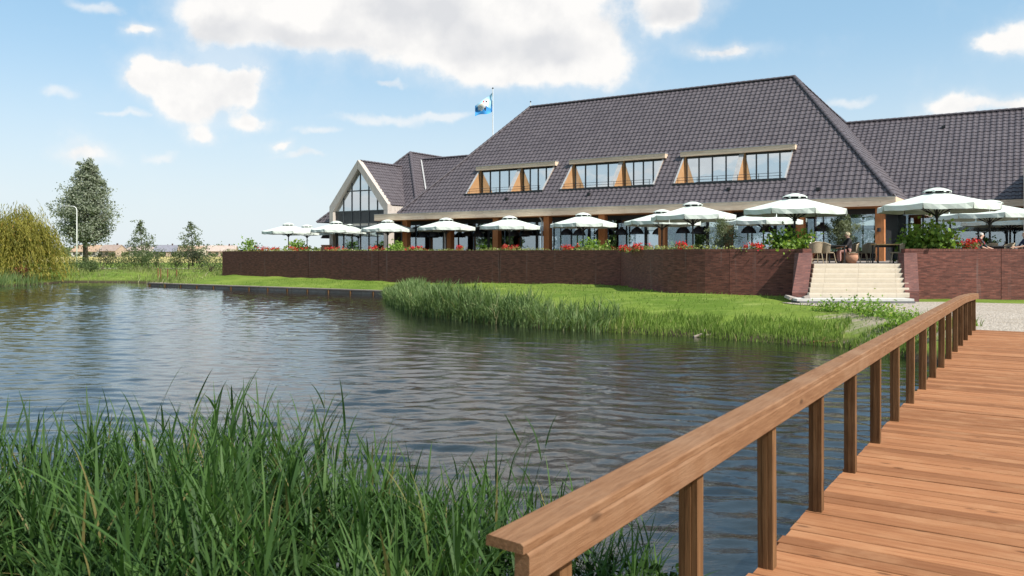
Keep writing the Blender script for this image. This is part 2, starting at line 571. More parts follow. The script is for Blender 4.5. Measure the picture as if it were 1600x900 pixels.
M_reedA = leafy('reed_leaf', (0.013, 0.042, 0.011), (0.095, 0.180, 0.042), 0.38, 0.55, 0.22, 1.5, (0.20, 0.17, 0.065))
M_reedB = leafy('far_reed_leaf', (0.065, 0.115, 0.036), (0.20, 0.275, 0.105), 0.35, 0.6, 0.2, 0.5, (0.34, 0.31, 0.16))
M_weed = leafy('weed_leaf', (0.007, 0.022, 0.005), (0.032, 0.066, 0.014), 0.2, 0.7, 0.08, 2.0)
M_grassb = leafy('bank_grass', (0.085, 0.145, 0.024), (0.22, 0.31, 0.065), 0.3, 0.7, 0.15, 0.6, (0.36, 0.34, 0.14))
M_rough = leafy('rough_grass_leaf', (0.09, 0.125, 0.035), (0.27, 0.29, 0.11), 0.3, 0.7, 0.15, 0.25, (0.40, 0.36, 0.24))
M_willow = leafy('willow_leaf', (0.12, 0.13, 0.026), (0.39, 0.345, 0.070), 0.4, 0.6, 0.2, 0.5, (0.36, 0.24, 0.05))
M_poplar = leafy('silver_leaf', (0.10, 0.125, 0.085), (0.33, 0.355, 0.27), 0.25, 0.6, 0.3, 0.35)
M_young = leafy('young_tree_leaf', (0.06, 0.085, 0.045), (0.19, 0.22, 0.115), 0.3, 0.6, 0.3, 0.8)
M_shrub = leafy('shrub_leaf', (0.075, 0.15, 0.026), (0.30, 0.44, 0.075), 0.42, 0.5, 0.3, 2.5, (0.45, 0.46, 0.14))
M_olive = leafy('olive_leaf', (0.08, 0.10, 0.055), (0.22, 0.25, 0.14), 0.25, 0.6, 0.3, 2.0)
M_bush = leafy('bush_leaf', (0.05, 0.080, 0.030), (0.135, 0.175, 0.07), 0.3, 0.6, 0.2, 0.8)
M_bushd = leafy('dark_bush_leaf', (0.03, 0.038, 0.022), (0.085, 0.095, 0.055), 0.3, 0.6, 0.2, 0.8)
M_fartree = leafy('far_tree_leaf', (0.10, 0.125, 0.06), (0.22, 0.24, 0.12), 0.3, 0.7, 0.2, 0.1)
M_red = leafy('red_petal', (0.45, 0.015, 0.025), (0.75, 0.06, 0.06), 0.3, 0.5, 0.2, 4.0)
M_redbush = leafy('red_dogwood_leaf', (0.13, 0.045, 0.03), (0.24, 0.10, 0.05), 0.3, 0.6, 0.2, 1.0)
M_cover = leafy('creeper_leaf', (0.12, 0.16, 0.045), (0.34, 0.36, 0.12), 0.3, 0.6, 0.2, 3.0, (0.6, 0.55, 0.42))

# ------------------------------------------------------------------ terrain and water
POND = np.array([(-47, 58), (-44, 60), (-38.5, 61), (-38.0, 66), (-38.3, 70.5), (-34, 70), (-31, 69), (-28.5, 64.5), (-27.9, 62.4), (-7.3, 48.9), (-6.4, 44),
                 (-5.7, 40.3), (-3.65, 33.1), (-1.17, 29.7), (1.07, 27.2), (3.05, 25.9), (5.7, 24.3), (7.2, 22.9), (8.8, 21.9),
                 (9.6, 19.6), (10.4, 17.6), (11.6, 15.4), (14, 12), (18, 9.5), (24, 8.5), (24, 2.6), (12, 2.2), (6, 3.0), (3.2, 3.9), (2.0, 4.6),
                 (0.9, 5.2), (-1, 5.9), (-5, 6.5), (-12, 7), (-30, 8), (-47, 12)], dtype=float)


def pond_sd(P):
    """signed distance to the shore, positive on land"""
    P = np.atleast_2d(P).astype(float)
    x, y = P[:, 0], P[:, 1]
    best = np.full(len(P), 1e9)
    ins = np.zeros(len(P), bool)
    n = len(POND)
    for i in range(n):
        a, b = POND[i], POND[(i + 1) % n]
        e = b - a
        tt = np.clip(((x - a[0]) * e[0] + (y - a[1]) * e[1]) / (e @ e), 0, 1)
        dd = np.hypot(x - a[0] - tt * e[0], y - a[1] - tt * e[1])
        best = np.minimum(best, dd)
        c = (a[1] > y) != (b[1] > y)
        with np.errstate(divide='ignore', invalid='ignore'):
            xi = (b[0] - a[0]) * (y - a[1]) / (b[1] - a[1]) + a[0]
        ins ^= c & (x < xi)
    return np.where(ins, -best, best)


def ground_z(P):
    P = np.atleast_2d(P).astype(float)
    s = pond_sd(P)
    x, y = P[:, 0], P[:, 1]
    z = np.interp(s, [-2.5, -0.8, 0.0, 0.5, 2.0, 6.0, 12.0], [-0.9, -0.45, -0.02, 0.16, 0.36, 0.70, 0.77])
    wob = 0.04 * np.sin(x * 1.7 + 0.6 * np.sin(y * 1.1)) * np.sin(y * 1.3 + 0.5 * np.sin(x * 0.9)) + 0.02 * np.sin(x * 4.1 + y * 3.3)
    near = np.clip((9 - y) / 4, 0, 1)                                   # steeper bank on the photographer's side
    zn = np.interp(s, [-2.5, -0.8, 0.0, 0.7, 2.2], [-0.9, -0.45, -0.02, 0.45, 0.66])
    z = z * (1 - near) + zn * near
    z = z + wob * np.clip(s / 1.0, 0, 1) * np.clip(1 - (s - 14) / 10, 0.0, 1)
    # flat apron between bridge and stairs
    ap = np.clip(1 - np.maximum(np.maximum(10.8 - x, x - 40) / 1.5, np.maximum(17.6 - np.clip((x - 11) * 0.7, 0, 6) - y, y - 32) / 1.5), 0, 1)
    z = z * (1 - ap) + 0.655 * ap
    return z


def build_ground():
    def axis(lo, hi, st, far):
        a = list(np.arange(lo, hi + 1e-6, st))
        g, q = st, []
        p = hi
        while p < far:
            g *= 1.22
            p += g
            q.append(p)
        g, r = st, []
        p = lo
        while p > -far:
            g *= 1.22
            p -= g
            r.append(p)
        return np.array(r[::-1] + a + q)
    xs = axis(-46, 26, 0.34, 4000)
    ys = axis(-2, 74, 0.34, 4000)
    Xg, Yg = np.meshgrid(xs, ys)
    P = np.c_[Xg.ravel(), Yg.ravel()]
    Z = ground_z(P)
    V = np.c_[P, Z]
    nx, ny = len(xs), len(ys)
    i = np.arange(nx * ny).reshape(ny, nx)
    Fc = np.stack([i[:-1, :-1], i[:-1, 1:], i[1:, 1:], i[1:, :-1]], -1).reshape(-1, 4)
    m, t, out = new_mat('meadow_ground')
    geo = t.node('ShaderNodeNewGeometry')
    pos = geo.outputs['Position']
    sp = t.node('ShaderNodeSeparateXYZ')
    t.l.new(pos, sp.inputs[0])
    big = t.noise(pos, 0.25, 5, 0.6)
    fine = t.noise(pos, 7.0, 6, 0.7)
    mid = t.noise(t.vec('MULTIPLY', pos, (1, 2.2, 1)), 0.9, 4, 0.6)
    g = t.mix(t.step(big, 0.35, 0.68), (0.098, 0.158, 0.020), (0.190, 0.250, 0.042))
    g = t.mix(t.step(mid, 0.5, 0.78, 0, 0.6), g, (0.30, 0.34, 0.10))
    g = t.mix(t.step(fine, 0.35, 0.72, 0, 0.55), g, (0.075, 0.13, 0.018))
    # wet mud at the water's edge
    mud = t.step(sp.outputs[2], 0.06, 0.26, 1.0, 0.0)
    g = t.mix(mud, g, (0.055, 0.042, 0.027))
    # trampled sandy verge around the end of the bridge
    dv = t.vec('LENGTH', t.vec('MULTIPLY', t.vec('SUBTRACT', pos, (10.9, 22.3, 0.7)), (0.42, 0.16, 0)))
    sand = t.step(t.math('ADD', dv, t.math('MULTIPLY', t.math('SUBTRACT', mid, 0.5), 1.6)), 0.25, 0.75, 0.85, 0.0)
    g = t.mix(sand, g, t.mix(fine, (0.30, 0.24, 0.18), (0.40, 0.34, 0.27)))
    # ripe field strips far away
    fy = sp.outputs[1]
    far = t.math('MULTIPLY', t.step(fy, 150, 156), t.step(t.math('ADD', fy, 0.0), 420, 470, 1.0, 0.0))
    g = t.mix(far, g, t.mix(t.noise(pos, 0.02, 3), (0.46, 0.37, 0.13), (0.40, 0.36, 0.15)))
    g = t.mix(t.step(fy, 72, 78, 0, 0.55), g, (0.15, 0.21, 0.05)) if False else g
    h = t.math('ADD', fine, t.math('MULTIPLY', t.noise(pos, 30, 3, 0.6), 0.5))
    principled(t, out, g, 0.9, 0.1, 0.0, bump(t, h, 0.7, 0.06))
    o = link('ground', np_mesh('ground', V, Fc, m, True))
    tag(o, kind='structure')
    return o


build_ground()


def build_water():
    m, t, out = new_mat('pond_water')
    pos = t.node('ShaderNodeNewGeometry').outputs['Position']
    sml = t.math('ADD', t.noise(t.vec('MULTIPLY', pos, (1.0, 2.0, 1)), 4.2, 3, 0.55, 0.5), t.math('MULTIPLY', t.noise(t.vec('MULTIPLY', pos, (1.0, 1.7, 1)), 11.0, 3, 0.6, 0.4), 0.45))
    b = t.node('ShaderNodeBump')
    b.inputs['Strength'].default_value = 1.0
    b.inputs['Distance'].default_value = 0.005
    t.l.new(sml, b.inputs['Height'])
    p = t.node('ShaderNodeBsdfPrincipled')
    p.inputs['Base Color'].default_value = (0.010, 0.011, 0.009, 1)
    p.inputs['Roughness'].default_value = 0.025
    p.inputs['IOR'].default_value = 1.44
    p.inputs['Specular IOR Level'].default_value = 0.7
    t.l.new(b.outputs[0], p.inputs['Normal'])
    t.l.new(p.outputs[0], out.inputs[0])
    # wind ripples as real relief: finer grid close by, coarser further out
    wr = np.random.default_rng(4)
    lam = np.exp(np.r_[wr.uniform(np.log(0.20), np.log(0.62), 36), wr.uniform(np.log(0.7), np.log(1.6), 10)])
    ang = R(80) + wr.normal(0, 0.36, 46)
    k = 2 * np.pi / lam
    slope = 0.112 / math.sqrt(46 / 2) * (0.75 + 0.5 * wr.random(46)) * np.where(lam > 0.68, 0.5, 1.08)
    amp = slope / k
    ph = wr.uniform(0, 6.28, 46)

    def grow(a, b, s0, g):
        o, st = [a], s0
        while o[-1] < b:
            o.append(o[-1] + st)
            st = min(st * g, 0.21)
        return np.array(o)
    ys = grow(-4.0, 76.0, 0.042, 1.0028)
    xr = grow(0.0, 52.0, 0.06, 1.005)
    xs = np.r_[-xr[::-1][:-1], xr[xr < 29]]
    Xg, Yg = np.meshgrid(xs, ys)
    x, y = Xg.ravel(), Yg.ravel()
    z = np.zeros(len(x))
    gust = 0.78 + 0.3 * np.sin(x * .11 + 1.3 * np.sin(y * .07)) * np.sin(y * .17 + .8 * np.sin(x * .06))
    xw, yw = x + 0.35 * np.sin(y * .8 + x * .23), y + 0.3 * np.sin(x * .9 + y * .31)
    for j in range(46):
        s_ = np.sin(k[j] * (xw * math.cos(ang[j]) + yw * math.sin(ang[j])) + ph[j])
        z += amp[j] * s_
    z *= gust
    sh = pond_sd(np.c_[x, y])
    z = z * np.clip(0.35 + (-sh) / 6.0, 0.15, 1)
    nx, ny = len(xs), len(ys)
    i = np.arange(nx * ny).reshape(ny, nx)
    Fc = np.stack([i[:-1, :-1], i[:-1, 1:], i[1:, 1:], i[1:, :-1]], -1).reshape(-1, 4)
    keep = sh[Fc].min(1) < 0.8
    Fc = Fc[keep]
    used = np.unique(Fc)
    mp = np.full(nx * ny, -1)
    mp[used] = np.arange(len(used))
    me = np_mesh('pond_water', np.c_[x, y, z][used], mp[Fc], m, True)
    tag(link('pond_water', me), kind='structure')


build_water()


def drape(name, poly, dz, step, mat):
    """a sheet following the ground inside a polygon"""
    poly = np.array(poly, float)
    lo, hi = poly.min(0), poly.max(0)
    bm = bmesh.new()
    vs = [bm.verts.new((x, y, 0)) for x, y in poly]
    bm.faces.new(vs)
    for ax in (0, 1):
        c = lo[ax] + step
        while c < hi[ax]:
            co = [0, 0, 0]
            co[ax] = c
            no = [0, 0, 0]
            no[ax] = 1
            bmesh.ops.bisect_plane(bm, geom=bm.verts[:] + bm.edges[:] + bm.faces[:], plane_co=co, plane_no=no)
            c += step
    P = np.array([v.co[:2] for v in bm.verts])
    Z = ground_z(P)
    for v, z in zip(bm.verts, Z): v.co.z = z + dz
    bmesh.ops.recalc_face_normals(bm, faces=bm.faces)
    if bm.faces[:][0].normal.z < 0: bmesh.ops.reverse_faces(bm, faces=bm.faces)
    me = bpy.data.meshes.new(name)
    bm.to_mesh(me)
    bm.free()
    me.materials.append(mat)
    return tag(link(name, me), kind='structure')


def gravel_material():
    m, t, out = new_mat('shell_gravel')
    pos = t.node('ShaderNodeNewGeometry').outputs['Position']
    v = t.node('ShaderNodeTexVoronoi')
    t.l.new(pos, v.inputs['Vector'])
    v.inputs['Scale'].default_value = 22
    n = t.noise(pos, 1.0, 5, 0.65)
    n2 = t.noise(pos, 9.0, 5, 0.7)
    c = t.ramp(v.outputs['Color'], [(0.0, (0.22, 0.18, 0.145)), (0.5, (0.40, 0.345, 0.285)), (1.0, (0.56, 0.50, 0.43))])
    c = t.mix(t.step(n, 0.4, 0.75, 0, 0.5), c, (0.30, 0.245, 0.19))
    c = t.mix(t.step(n2, 0.55, 0.8, 0, 0.6), c, (0.20, 0.165, 0.13))
    h = t.math('ADD', t.math('MULTIPLY', v.outputs['Distance'], -1.0), n2)
    principled(t, out, c, 0.9, 0.15, 0.0, bump(t, h, 0.8, 0.04))
    return m


drape('gravel_path', [(10.4, 18.6), (11.15, 21.0), (11.0, 23.2), (11.7, 25.0), (11.3, 27.0), (10.2, 28.7), (9.9, 29.9), (11.3, 30.6), (16.2, 30.7), (19, 29.3), (27, 28.6), (27, 10), (17, 12.5), (13.5, 15.5), (11.5, 17.6)], 0.022, 0.7, gravel_material())

M_track = simple('sandy_track', (0.50, 0.44, 0.36), (0.38, 0.32, 0.25), 0.6, 0.9, 0.1, bmp=0.2)
tk_ = MB()
tk_.add([(-90, 96, 0.79), (-20, 90, 0.79), (-20, 93.2, 0.79), (-90, 99.5, 0.79)], [(0, 1, 2, 3)])
tag(tk_.build('farm_track', M_track), kind='structure')
# ------------------------------------------------------------------ footbridge
TH = math.atan2(-0.545, 0.8384)              # the building and the bridge share one grid
DECK = 0.70
bridge = empty('footbridge', (-1.58, 0, DECK), TH)
tag(bridge, 'wooden footbridge with salmon plank deck and square posts under a thick handrail', 'footbridge')
L0, L1, BW = -1.2, 22.95, 3.5
PW = 0.1445
np_ = int((L1 - L0) / PW)
pm = MB()
g = 0.0055
pm.add([(0, g, -0.045), (BW, g, -0.045), (BW, PW - g, -0.045), (0, PW - g, -0.045), (0, g, -0.004), (BW, g, -0.004), (BW, PW - g, -0.004), (0, PW - g, -0.004),
        (0.002, g + 0.004, 0), (BW - 0.002, g + 0.004, 0), (BW - 0.002, PW - g - 0.004, 0), (0.002, PW - g - 0.004, 0)],
       [(0, 3, 2, 1), (8, 9, 10, 11), (0, 1, 5, 4), (1, 2, 6, 5), (2, 3, 7, 6), (3, 0, 4, 7), (4, 5, 9, 8), (5, 6, 10, 9), (6, 7, 11, 10), (7, 4, 8, 11)])
plank_me = pm.mesh('plank', M_plank)
for i in range(np_):
    o = link('plank', plank_me, bridge, (random.uniform(-0.012, 0.012) - 0.05, L0 + i * PW, random.uniform(-0.003, 0.003)), (0, random.uniform(-.0006, .0006), random.uniform(-.0005, .0005)))
for xx in (0.25, 1.75, 3.25):
    MB().box(xx - 0.09, xx + 0.09, L0, L1 - 0.05, -0.36, -0.05).build('girder', M_post, bridge)
# railing posts: three boards laminated with grooves between
pp = MB()
for k, (x0, x1, y0, y1) in enumerate(((-0.043, -0.016, 0.004, 0.082), (-0.0135, 0.0135, 0.0, 0.086), (0.016, 0.043, 0.004, 0.082))):
    pp.box(x0, x1, y0 - 0.043, y1 - 0.043, -0.42, 0.93 if k != 1 else 0.925)
pp.box(-0.038, 0.038, -0.034, 0.034, -0.41, 0.92)
post_me = pp.mesh('post', M_post)
S = 1.0 / 0.8384
post_s = [4.68 * S + 1.217 * k for k in range(-2, 15)]
post_s = [s for s in post_s if s < 22.9]
for s in post_s:
    z = 0.0 - max(0, s - 19) * 0.018
    link('post', post_me, bridge, (0.005, s, z), (0, random.uniform(-.006, .006), random.uniform(-.01, .01)))


def railz(s):
    return 0.975 - max(0.0, s - 18.6) ** 1.3 * 0.016


rs = [2.37 * S] + [x for x in np.arange(4.0, 22.8, 1.5)] + [22.95]
cap, brd = MB(), MB()
capv, brdv = [], []
for i, s in enumerate(rs):
    z = railz(s)
    lean = 0.0
    capv.append([(-0.112, s, z - 0.032), (-0.110, s, z - 0.004), (-0.104, s, z), (0.010, s, z - 0.006), (0.018, s, z - 0.012), (0.018, s, z - 0.036)])
    brdv.append([(-0.024, s + 0.02, z - 0.140), (-0.024, s + 0.02, z - 0.038), (0.018, s + 0.02, z - 0.038), (0.026, s + 0.02, z - 0.046), (0.026, s + 0.02, z - 0.134), (0.02, s + 0.02, z - 0.140)])
for mb, vv in ((cap, capv), (brd, brdv)):
    n = 6
    fl = [p for r_ in vv for p in r_]
    fs = [tuple(range(n))[::-1], tuple(len(fl) - n + k for k in range(n))]
    for i in range(len(vv) - 1):
        for k in range(n):
            fs.append((i * n + k, i * n + (k + 1) % n, (i + 1) * n + (k + 1) % n, (i + 1) * n + k))
    mb.add(fl, fs)
for mb, nm in ((cap, 'handrail'), (brd, 'rail_board')):
    mb.build(nm, M_rail, bridge).location = (0.067, 0, 0)

# ------------------------------------------------------------------ terrace, brick walls, steps
WALLTOP, TERR, WB = 2.686, 2.09, 0.30
NEARW = [(5.87, 43.9), (6.05, 41.4), (6.32, 39.0), (6.52, 37.5), (6.80, 36.6), (7.15, 35.95), (7.62, 35.5), (8.3, 35.0), (9.2, 34.5), (10.3, 34.0), (11.62, 33.35)]
tf = MB()
tp = [(-24.1, 68.1), (5.97, 44.05)] + [(x + .12, y + .15) for x, y in NEARW[1:]] + [(11.66, 32.4), (15.62, 32.4), (15.7, 32.6), (30, 31.8), (60, 50), (40, 100), (-10, 96)]
tf.add([(x, y, TERR) for x, y in tp], [tuple(range(len(tp)))])
tag(tf.build('terrace_floor', M_terr), kind='structure')


def wall_piece(name, pts, mat, parent=None, z0=WB, z1=WALLTOP, th=0.36, u0=0.0):
    """upright brick wall along a polyline, camera-side face on the line, with UVs in metres"""
    pts = [Vector((x, y, 0)) for x, y in pts]
    nrm = []
    for i in range(len(pts)):
        d = (pts[min(i + 1, len(pts) - 1)] - pts[max(i - 1, 0)]).normalized()
        nrm.append(Vector((-d.y, d.x, 0)))
    ar = [u0]
    for a, b in zip(pts, pts[1:]): ar.append(ar[-1] + (b - a).length)
    bm = bmesh.new()
    uvl = bm.loops.layers.uv.new('UVMap')
    z2 = z1 - 0.10

    def quad(co, uv):
        f = bm.faces.new([bm.verts.new(c) for c in co])
        for l, q in zip(f.loops, uv): l[uvl].uv = q
    for i in range(len(pts) - 1):
        a, b, na, nb = pts[i], pts[i + 1], nrm[i], nrm[i + 1]
        ua, ub = ar[i], ar[i + 1]
        Z = lambda p, z: Vector((p.x, p.y, z))
        fa, fb = a - na * 0.008, b - nb * 0.008
        quad([Z(a, z0), Z(b, z0), Z(b, z2), Z(a, z2)], [(ua, z0), (ub, z0), (ub, z2), (ua, z2)])
        # upright top course standing 8 mm proud
        quad([Z(fa, z2), Z(fb, z2), Z(fb, z1), Z(fa, z1)], [(z2 * 2.2, ua), (z2 * 2.2, ub), (z1 * 2.2, ub), (z1 * 2.2, ua)])
        quad([Z(a, z2), Z(b, z2), Z(fb, z2), Z(fa, z2)], [(ua, 0), (ub, 0), (ub, .01), (ua, .01)])
        ca, cb = a + na * th, b + nb * th
        quad([Z(fa, z1), Z(fb, z1), Z(cb, z1), Z(ca, z1)], [(0, ua), (0, ub), (.36, ub), (.36, ua)])
        quad([Z(ca, z1), Z(cb, z1), Z(cb, z0), Z(ca, z0)], [(ua, z1), (ub, z1), (ub, z0), (ua, z0)])
    for p, n, u in ((pts[0], nrm[0], 0), (pts[-1], nrm[-1], 5)):
        q = p + n * th
        quad([Vector((p.x, p.y, z0)), Vector((q.x, q.y, z0)), Vector((q.x, q.y, z1)), Vector((p.x, p.y, z1))], [(u, z0), (u + th, z0), (u + th, z1), (u, z1)])
    bmesh.ops.remove_doubles(bm, verts=bm.verts, dist=0.0005)
    bmesh.ops.recalc_face_normals(bm, faces=bm.faces)
    me = bpy.data.meshes.new(name)
    bm.to_mesh(me)
    bm.free()
    me.materials.append(mat)
    return link(name, me, parent)


lw = empty('brick_wall', (0, 0, 0))
tag(lw, 'long straight dark red brick terrace wall above the lawn behind the quay', 'brick wall')
A, Bc = Vector((-24.2, 68.0)), Vector((5.87, 43.9))
js = [0.0, 0.30, 0.5, 0.78, 1.0]
for i, (a, b) in enumerate(zip(js, js[1:])):
    ga = 0.0006 if i else 0.0
    p, q = A + (Bc - A) * (a + ga), A + (Bc - A) * (b - 0.0004)
    wall_piece('wall_panel', [tuple(p), tuple(q)], M_brick, lw, u0=a * 38.5)
wall_piece('wall_return', [(-14, 86), (-24.2, 68.02)], M_brick, lw)
cw = empty('brick_wall', (0, 0, 0))
tag(cw, 'curved brick terrace wall bulging out to the left of the cream steps', 'brick wall')
wall_piece('wall_panel', NEARW[:9], M_brick, cw)
wall_piece('wall_panel', [(9.215, 34.493), (10.3, 34.0), (11.62, 33.35), (11.64, 32.6)], M_brick, cw, u0=12)
rw = empty('brick_wall', (0, 0, 0))
tag(rw, 'straight brick terrace wall to the right of the cream steps beside gravel', 'brick wall')
wall_piece('wall_panel', [(15.66, 32.75), (15.70, 32.52), (19.35, 32.22)], M_brick, rw, u0=3)
wall_piece('wall_panel', [(19.37, 32.218), (23.5, 31.8), (30, 31.2)], M_brick, rw, u0=9)

# sloping brick cheek walls beside the steps
def cheek(name, x0t, x1t, x0b, x1b, label, yb, yt, foot):
    yf, ym, ytop = yb, yb + 0.10, yt
    zf, zs, zt = 0.5, foot, 2.52
    bm = bmesh.new()
    uvl = bm.loops.layers.uv.new('UVMap')
    P = {}
    for s, (xt, xb) in enumerate(((x0t, x0b), (x1t, x1b))):
        P[s] = [Vector((xb, yf, zf)), Vector((xb, yf, zs)), Vector((xt, ytop, zt)), Vector((xt, ytop + 0.5, zt)), Vector((xt, ytop + 0.5, zf))]
    def quad(co, uv):
        f = bm.faces.new([bm.verts.new(c) for c in co])
        for l, q in zip(f.loops, uv): l[uvl].uv = q
    w = 0.56
    quad([P[0][0], P[1][0], P[1][1], P[0][1]], [(0, 0), (w, 0), (w, zs - zf), (0, zs - zf)])
    quad([P[0][1], P[1][1], P[1][2], P[0][2]], [(0, 1), (w, 1), (w, 2.8), (0, 2.8)])
    quad([P[0][2], P[1][2], P[1][3], P[0][3]], [(0, 3), (w, 3), (w, 3.5), (0, 3.5)])
    for s in (0, 1):
        quad(P[s], [(v.y, v.z) for v in P[s]])
    bmesh.ops.remove_doubles(bm, verts=bm.verts, dist=0.0005)
    bmesh.ops.recalc_face_normals(bm, faces=bm.faces)
    me = bpy.data.meshes.new(name)
    bm.to_mesh(me)
    bm.free()
    me.materials.append(M_brick2)
    return tag(link(name, me), label, 'brick pier')


cheek('brick_pier', 11.42, 11.96, 10.58, 11.17, 'sloping brick cheek wall with broken foot at the left of the steps', 30.75, 32.40, 1.02)
cheek('brick_pier', 15.60, 16.12, 14.84, 15.38, 'sloping brick cheek wall with intact foot at the right of the steps', 30.75, 32.40, 1.08)

st = empty('stone_steps', (0, 0, 0))
tag(st, 'broad flight of cream stone steps leading up to the terrace', 'steps')
NS, rise, run = 7, (TERR - 0.84) / 7, 0.27
for k in range(NS):
    z1 = TERR - k * rise
    yb = 32.42 - k * run
    f = k / NS
    xl, xr = 11.93 - 0.92 * f, 15.60 - 0.80 * f
    cuts = [xl, xl + (xr - xl) * 0.13, xl + (xr - xl) * 0.48, xl + (xr - xl) * 0.87, xr]
    for a, b in zip(cuts, cuts[1:]):
        m = MB()
        a2, b2, z0 = a + 0.003, b - 0.003, z1 - rise + 0.006
        y0 = yb - run
        m.prism([(a2, y0 + 0.012, z0), (a2, y0, z0 + 0.10), (a2, y0, z1 - 0.008), (a2, y0 + 0.008, z1), (a2, yb + 0.12, z1), (a2, yb + 0.12, z0)], (b2 - a2, 0, 0))
        m.build('step_slab', M_stone, st)
m = MB()
m.box(10.42, 14.70, 29.75, 30.62, 0.755, 0.84)
m.build('landing_slab', M_slabw, st)
MB().box(10.5, 14.72, 29.70, 30.6, 0.60, 0.753).build('landing_base', M_slabd, st)
MB().box(11.2, 14.8, 30.63, 32.5, 0.5, 0.836).build('landing_fill', M_slabd, st)
# broken stone lying at the foot of the left pier
for i, (x, y, s, lab) in enumerate(((10.55, 30.5, 0.34, 'tilted grey stone slab fragment against the left brick pier'), (10.95, 30.2, 0.24, 'smaller pale stone fragment in front of the left brick pier'))):
    m = MB()
    m.prism([(-s, -s * .5, 0), (s * .8, -s * .6, 0), (s, s * .4, 0), (-s * .3, s * .7, 0), (-s * 1.1, s * .3, 0)], (0.02, 0, 0.1 + 0.05 * i))
    o = m.build('stone_fragment', M_rock)
    o.location = (x, y, 0.76)
    o.rotation_euler = (R(14 - 30 * i), R(12), R(20 + 50 * i))
    tag(o, lab, 'stone')

# ------------------------------------------------------------------ timber quay
qa, qb = Vector((-27.9, 62.35, 0)), Vector((-6.6, 48.4, 0))
qd = (qb - qa).normalized()
quay = empty('timber_quay', qa, math.atan2(qd.y, qd.x))
tag(quay, 'low weathered timber quay edge along the lawn', 'quay')
QL = (qb - qa).length
nb = 8
for i in range(nb):
    a, b = i * QL / nb, (i + 1) * QL / nb - 0.02
    MB().box(a, b, -0.03, 0.42, 0.19, 0.26).build('cap_board', M_quay, quay)
    MB().box(a, b, 0.02, 0.07, -0.5, 0.185).build('sheet_board', M_quay, quay)
for i in range(14):
    x = 0.3 + i * (QL - 0.6) / 13
    MB().box(x - .05, x + .05, -0.06, 0.015, -0.6, 0.17).build('pile', M_post, quay)
MB().box(-0.06, 0.0, -0.05, 3.2, -0.4, 0.25).build('end_board', M_quay, quay)

# ------------------------------------------------------------------ building
bld = empty('restaurant_building', (19.95, 42.5, 0), TH)
tag(bld, 'large restaurant building with dark tiled hipped roofs, inset dormers and timber eaves', 'building')
TW, TL = 0.325, 0.365


def tile_plane(name, O, sd, td, poly, holes=(), parent=None, tw=TW, tl=TL):
    """pantile surface on the plane O + s*sd + t*td, kept inside a convex polygon of (s,t), minus rectangular holes"""
    O, sd, td = Vector(O), Vector(sd).normalized(), Vector(td).normalized()
    n = sd.cross(td).normalized()
    P = np.array(poly, float)
    lo, hi = P.min(0), P.max(0)
    c = P.mean(0)
    ns, nt = int(math.ceil((hi[0] - lo[0]) / tw)) + 1, int(math.ceil((hi[1] - lo[1]) / tl)) + 1
    prof = [0.0, 0.14, 0.28, 0.42, 0.58, 0.78, 0.94]
    ph = [0.008, 0.026, 0.034, 0.025, 0.007, 0.0, 0.003]
    K = len(prof)
    vs, fs = [], []
    edges = []
    for i in range(len(P)):
        a, b = P[i], P[(i + 1) % len(P)]
        e = b - a
        nn = np.array([e[1], -e[0]])
        nn /= np.hypot(*nn)
        if nn @ (c - a) > 0: nn = -nn
        edges.append((a, nn))
    for j in range(nt):
        for i in range(ns):
            s0, t0 = lo[0] + i * tw, lo[1] + j * tl
            cc = np.array([s0 + tw / 2, t0 + tl / 2])
            if any((cc - a) @ nn > 0.42 for a, nn in edges): continue
            b = len(vs)
            jit = random.uniform(-0.004, 0.004)
            for (tt, hh, kind) in ((t0 - 0.035, 0.0, 0), (t0 - 0.035, 0.036, 1), (t0 + tl, 0.0, 2)):
                for k in range(K):
                    vs.append((s0 + prof[k] * tw, tt + (0.012 * math.sin(k)) * (kind < 2), (ph[k] + hh + jit) if kind else ph[k] - 0.03))
            # last column overlaps the neighbour
            for k in range(K - 1):
                fs.append((b + k, b + k + 1, b + K + k + 1, b + K + k))
                fs.append((b + K + k, b + K + k + 1, b + 2 * K + k + 1, b + 2 * K + k))
    # close the small gap between columns
    V = np.array(vs)
    W = np.array([list(O)]) + V[:, :1] * np.array([list(sd)]) + V[:, 1:2] * np.array([list(td)]) + V[:, 2:3] * np.array([list(n)])
    me = bpy.data.meshes.new(name)
    me.from_pydata(W.tolist(), [], fs)
    bm = bmesh.new()
    bm.from_mesh(me)
    # underlay just below the tiles
    f = bm.faces.new([bm.verts.new(O + sd * p[0] + td * p[1] - n * 0.006) for p in P])
    for a, nn in edges:
        co = O + sd * float(a[0]) + td * float(a[1])
        no = sd * float(nn[0]) + td * float(nn[1])
        bmesh.ops.bisect_plane(bm, geom=bm.verts[:] + bm.edges[:] + bm.faces[:], plane_co=co, plane_no=no, clear_outer=True, dist=1e-5)
    for (s0, s1, t0, t1) in holes:
        for q, d in ((s0, sd), (s1, sd), (t0, td), (t1, td)):
            bmesh.ops.bisect_plane(bm, geom=bm.verts[:] + bm.edges[:] + bm.faces[:], plane_co=O + d * q, plane_no=d, dist=1e-5)
        kill = []
        for f in bm.faces:
            r = f.calc_center_median() - O
            if s0 < r.dot(sd) < s1 and t0 < r.dot(td) < t1: kill.append(f)
        bmesh.ops.delete(bm, geom=kill, context='FACES')
    bm.to_mesh(me)
    bm.free()
    me.materials.append(M_tile)
    o = link(name, me, parent)
    o['kind'] = 'stuff'
    return o


